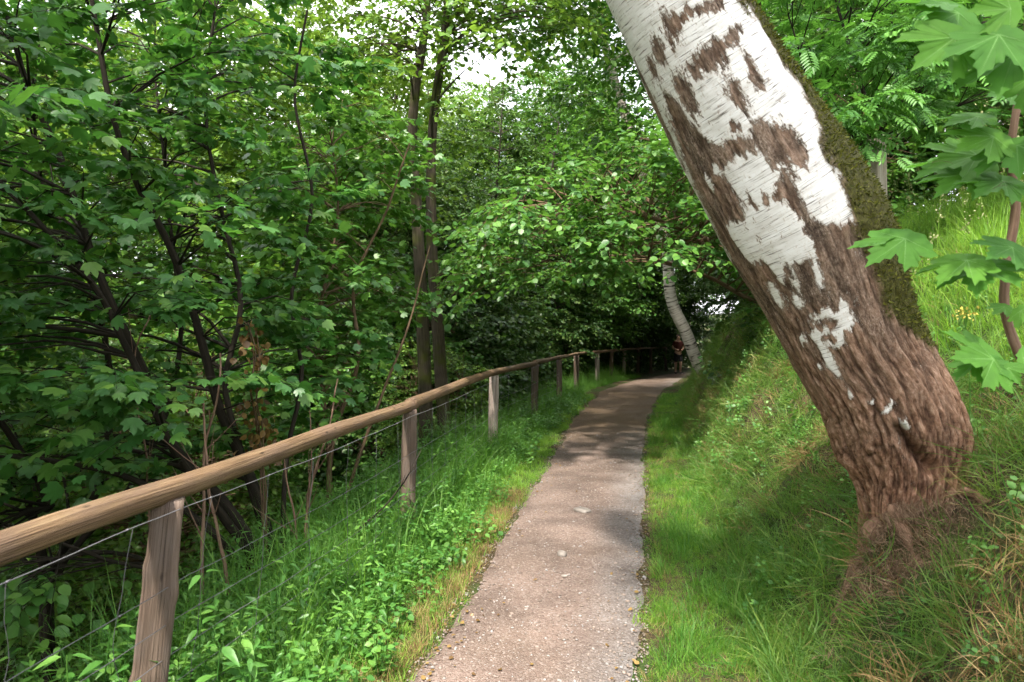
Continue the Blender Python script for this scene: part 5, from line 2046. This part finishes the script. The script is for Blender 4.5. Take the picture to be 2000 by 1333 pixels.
# ------------------------------------------------------------------ single plants, twig, flower
def plant(px, py, d, h, n, ls, label, seed, tmpl=LANCE, mat=None):
    rng = np.random.default_rng(seed)
    mat = mat or M['leaf_herb']
    top = P(px, py, d)
    g = top.copy()
    g[2] = tz(g[0], g[1]) - .02
    if top[2] - g[2] < h * .5:
        top[2] = g[2] + h
    H = top[2] - g[2]
    root = thing('nettle_plant', g, label, 'plant', 'single leafy plants by the fence')
    c = spline(np.array([g, (g + top) / 2 + rng.normal(0, .02, 3), top]), 10)
    tb = Tubes()
    tb.add(c, np.linspace(.0042, .0018, 10), 5)
    tb.build('stem', M['leaf_herb'], root, g)
    me = mesh_tris('leaf', tmpl[0], tmpl[1], attrs={'rnd': np.zeros(len(tmpl[0]))})
    me.materials.append(mat)
    for k in range(n):
        t = .25 + .75 * (k // 2) / max(1, n // 2 - 1)
        p = c[int(t * 9)]
        az = (k // 2) * 1.5 + (k % 2) * np.pi + rng.normal(0, .25) + seed
        dr = np.array([math.cos(az), math.sin(az), rng.normal(.0, .22)])
        X, Y, Z = leaf_frames(dr[None], norm(np.array([0, 0, 1.0]) + rng.normal(0, .22, 3))[None])
        s = ls * (1.2 - .6 * abs(t - .5)) * rng.uniform(.75, 1.15)
        o = bpy.data.objects.new('leaf', me)
        COL.objects.link(o)
        o.parent = root
        o.matrix_local = Matrix([[X[0][r] * s, Y[0][r] * s, Z[0][r] * s, p[r] + dr[r] * .015 - g[r]] for r in range(3)] + [[0, 0, 0, 1]])


for i, (x, y, d, h, n, ls, lb) in enumerate([
    (395, 1120, 3.0, .5, 14, .10, 'leafy green plant just right of the first fence post'),
    (470, 1190, 2.9, .45, 12, .10, 'broad leaved plant second to the right of the first post'),
    (540, 1150, 3.3, .45, 12, .09, 'leafy plant in the middle of the herbs between the two near posts'),
    (430, 1260, 2.6, .40, 12, .11, 'large leaved plant low beside the foot of the first post'),
    (620, 1120, 3.7, .45, 12, .09, 'leafy plant midway between the two near fence posts'),
    (700, 1060, 4.2, .45, 12, .085, 'leafy plant left of the second fence post'),
    (215, 1230, 2.7, .45, 12, .11, 'leafy plant just left of the first fence post'),
    (130, 1280, 2.5, .40, 12, .11, 'leafy plant at the bottom left corner'),
    (560, 1270, 2.9, .35, 10, .09, 'low leafy plant under the wire at the bottom'),
    (850, 1050, 4.4, .30, 10, .08, 'pale green plant right of the second fence post'),
    (740, 1110, 3.9, .30, 10, .08, 'low plant in front of the second fence post'),
    (660, 1200, 3.3, .28, 10, .075, 'low plant at the edge of the dry grass')]):
    plant(x, y, d, h, n, ls, lb, 300 + i)

tb = Tubes()
c = spline(np.array([P(640, 1110, 4.9), P(700, 1035, 5.0), P(755, 985, 5.1), P(800, 925, 5.2), P(822, 880, 5.3)]), 24)
b = c[0].copy()
b[2] = tz(b[0], b[1])
c[0] = b
c[1:-1] += .006 * np.stack([fbm(np.arange(22) * .5, k * 5.0, 1, 2) for k in range(3)], -1)
tb.add(c, np.linspace(.009, .004, 24), 7, wob=.15)
tb.add(np.stack([c[14], c[14] + [.06, 0, .07], c[14] + [.09, .02, .16]]), np.array([.004, .003, .0015]), 5)
tw = tb.build('fallen_twig', M['bark_dark'], None, b)
tw.location = Vector([float(v) for v in b])
tag(tw, 'dark curved twig leaning against the second fence post', 'twig')


def flower():
    rng = np.random.default_rng(9)
    top = P(1884, 622, 3.3)
    g = top.copy()
    g[2] = tz(g[0], g[1]) - .02
    root = thing('yellow_flower', g, 'small yellow flower head on a thin stalk right of the birch', 'flower')
    c = spline(np.array([g, (g + top) / 2 + [.03, 0, 0], top]), 14)
    tb = Tubes()
    tb.add(c, np.linspace(.004, .002, 14), 6)
    for k in range(7):
        e = top + rng.normal(0, .03, 3) + [0, 0, .03]
        tb.add(np.array([c[-2], (c[-2] + e) / 2, e]), .0012, 4)
    tb.build('stem', M['leaf_herb'], root, g)
    m, nt, N, L, out = new_mat('yellow_petal')
    pb = node(N, 'BsdfPrincipled', Roughness=.6)
    pb.inputs['Base Color'].default_value = (.45, .38, .06, 1)
    L.new(pb.outputs[0], out.inputs['Surface'])
    n = 48
    pos = top + rng.normal(0, 1, (n, 3)) * np.array([.022, .02, .014]) + [0, 0, .02]
    me = leaves_mesh('flower_head', pos, norm(rng.normal(0, 1, (n, 3)) + [0, 0, .8]), norm(rng.normal(0, 1, (n, 3))), rng.uniform(.010, .018, n), KITE, rng, g)
    link('flower_head', me, m, root)
    lm = mesh_tris('leaf', LANCE[0], LANCE[1], attrs={'rnd': np.zeros(9)})
    lm.materials.append(M['leaf_herb'])
    for k in range(6):
        p = c[3 + k]
        az = k * 2.2
        X, Y, Z = leaf_frames(np.array([[math.cos(az), math.sin(az), .3]]), np.array([[0, 0, 1.0]]))
        o = bpy.data.objects.new('leaf', lm)
        COL.objects.link(o)
        o.parent = root
        o.matrix_local = Matrix([[X[0][r] * .07, Y[0][r] * .07, Z[0][r] * .07, p[r] - g[r]] for r in range(3)] + [[0, 0, 0, 1]])


flower()


# tall grass stalks with seed heads, one by one, in the meadow behind the birch
def seed_stalk(rng, H):
    tb = Tubes()
    az = rng.uniform(0, 6.28)
    ln = rng.uniform(.05, .3) * H
    c = spline(np.array([[0, 0, -.02], [ln * .25 * math.cos(az), ln * .25 * math.sin(az), H * .5], [ln * math.cos(az), ln * math.sin(az), H]]), 12)
    tb.add(c, np.linspace(.0026, .0010, 12), 4)
    n = 46
    i = rng.uniform(8, 11, n)
    pos = np.stack([np.interp(i, np.arange(12), c[:, k]) for k in range(3)], -1)
    d = norm(rng.normal(0, .8, (n, 3)) + [0, 0, .9])
    pos = pos + d * rng.uniform(.005, .045, (n, 1))
    return tb, pos, d


sr = np.random.default_rng(404)
variants = []
for k in range(6):
    tb, pos, d = seed_stalk(sr, .95)
    sm = tb.mesh('stalk')
    sm.materials.append(M['grass_verge'])
    hm = leaves_mesh('seed_head', pos, d, norm(sr.normal(0, 1, d.shape)), sr.uniform(.010, .020, len(pos)), KITE, sr)
    hm.materials.append(M['seed'])
    variants.append((sm, hm))
for k in range(34):
    y = sr.uniform(4.4, 7.5)
    x = sr.uniform(.47, .70) * y
    g = (x, y, tz(x, y) - .02)
    root = thing('seeding_grass', g, 'tall grass stalk with pale seed head in the meadow behind the birch', 'grass', 'seeding grass stalks behind the birch')
    root['kind'] = 'thing'
    s = sr.uniform(.75, 1.25)
    root.scale = (s, s, s)
    root.rotation_euler = (0, 0, sr.uniform(0, 6.28))
    sm, hm = variants[k % 6]
    link('stalk', sm, None, root)
    link('seed_head', hm, None, root)['kind'] = 'stuff'


# ------------------------------------------------------------------ the walker far down the path
def flat_mat(name, col, rough=.8):
    m, nt, N, L, out = new_mat(name)
    tc = node(N, 'TexCoord')
    ns = node(N, 'TexNoise', Scale=40.0, Detail=3.0)
    L.new(tc.outputs['Object'], ns.inputs['Vector'])
    rp = ramp(N, [(.3, tuple(c * .8 for c in col)), (.7, tuple(min(1, c * 1.2) for c in col))])
    L.new(ns.outputs['Fac'], rp.inputs[0])
    pb = node(N, 'BsdfPrincipled', Roughness=rough)
    L.new(rp.outputs[0], pb.inputs['Base Color'])
    L.new(pb.outputs[0], out.inputs['Surface'])
    return m


def skin_mesh(name, verts, edges, rads, sub=2):
    me = bpy.data.meshes.new(name)
    me.from_pydata(verts, edges, [])
    o = bpy.data.objects.new(name, me)
    COL.objects.link(o)
    o.modifiers.new('skin', 'SKIN')
    sv = me.skin_vertices[0].data
    for i, r in enumerate(rads):
        sv[i].radius = r if isinstance(r, tuple) else (r, r)
        sv[i].use_root = i == 0
    md = o.modifiers.new('sub', 'SUBSURF')
    md.levels = sub
    md.render_levels = sub
    dg = bpy.context.evaluated_depsgraph_get()
    ev = bpy.data.meshes.new_from_object(o.evaluated_get(dg))
    ev.name = name
    bpy.data.objects.remove(o)
    bpy.data.meshes.remove(me)
    for p in ev.polygons:
        p.use_smooth = True
    ev.materials.clear()
    return ev


def person():
    x, y = 7.33, 31.6
    root = thing('person', (x, y, tz(x, y)), 'walker in dark red shirt and dark shorts standing in the shade at the path bend', 'person')
    root.rotation_euler = (0, 0, .12)
    V = [(0, 0, .93), (0, .01, 1.12), (0, .01, 1.33), (0, 0, 1.47), (0, -.015, 1.56), (0, -.02, 1.67),
         (.16, .01, 1.39), (.26, .02, 1.14), (.12, -.19, 1.06), (.05, -.24, 1.03), (-.16, .01, 1.39), (-.26, .02, 1.14), (-.12, -.19, 1.07), (-.05, -.25, 1.05),
         (.09, 0, .86), (.11, -.03, .48), (.11, .02, .10), (.13, -.12, .035), (-.09, 0, .86), (-.10, .02, .48), (-.10, .06, .10), (-.11, -.08, .035), (0, -.10, 1.60)]
    E = [(0, 1), (1, 2), (2, 3), (3, 4), (4, 5), (2, 6), (6, 7), (7, 8), (8, 9), (2, 10), (10, 11), (11, 12), (12, 13), (0, 14), (14, 15), (15, 16), (16, 17), (0, 18), (18, 19), (19, 20), (20, 21), (4, 22)]
    R = [(.14, .10), (.13, .095), (.15, .10), .055, .085, .08, .06, .045, .032, .036, .06, .045, .032, .036, .085, .06, .04, .035, .085, .06, .04, .035, .03]
    link('body', skin_mesh('body', V, E, R), flat_mat('skin', (.42, .26, .18), .6), root)
    Vs = [(0, 0, .92), (0, .01, 1.12), (0, .01, 1.33), (0, 0, 1.43), (.16, .01, 1.39), (.23, .015, 1.22), (-.16, .01, 1.39), (-.23, .015, 1.22)]
    link('shirt', skin_mesh('shirt', Vs, [(0, 1), (1, 2), (2, 3), (2, 4), (4, 5), (2, 6), (6, 7)], [(.165, .12), (.15, .115), (.165, .115), .065, .075, .068, .075, .068]), flat_mat('dark_red_cloth', (.10, .022, .018)), root)
    Vp = [(0, 0, .95), (.095, 0, .84), (.115, -.02, .50), (-.095, 0, .84), (-.105, .01, .50)]
    link('shorts', skin_mesh('shorts', Vp, [(0, 1), (1, 2), (0, 3), (3, 4)], [(.16, .12), .11, .095, .11, .095]), flat_mat('dark_cloth', (.016, .016, .022)), root)
    for sx, oy in ((1, 0), (-1, .04)):
        link('shoe', skin_mesh('shoe', [(sx * .105, .05 + oy, .045), (sx * .115, -.04 + oy, .045), (sx * .125, -.15 + oy, .035)], [(0, 1), (1, 2)], [.05, .052, .042]), flat_mat('shoe_leather', (.05, .03, .03)), root)
    link('hair', skin_mesh('hair', [(0, .03, 1.60), (0, .015, 1.68), (0, -.04, 1.705)], [(0, 1), (1, 2)], [.085, .088, .06]), flat_mat('brown_hair', (.03, .018, .012)), root)


person()

# ------------------------------------------------------------------ leaf litter on the gravel and under the bank
lr_ = np.random.default_rng(515)
n = 380
y = strip(lr_, n, 2.7, 16, 1.3)
t = np.where(lr_.random(n) < .7, np.abs(lr_.normal(0, .16, n)), 1 - np.abs(lr_.normal(0, .10, n)))
t = np.clip(t, -.15, 1.12)
x = Lx(y) + (Rx(y) - Lx(y)) * t
pos = np.stack([x, y, height(x, y) + .018], -1)
dd = norm(np.stack([lr_.normal(0, 1, n), lr_.normal(0, 1, n), lr_.normal(0, .12, n)], -1))
me = leaves_mesh('leaf_litter', pos, dd, norm(np.array([0, 0, 1.0]) + lr_.normal(0, .25, (n, 3))), lr_.uniform(.010, .03, n), OVATE, lr_)
tag(link('leaf_litter', me, M['leaf_dead']), 'small dead brown leaves strewn along the edges of the gravel', kind='stuff')
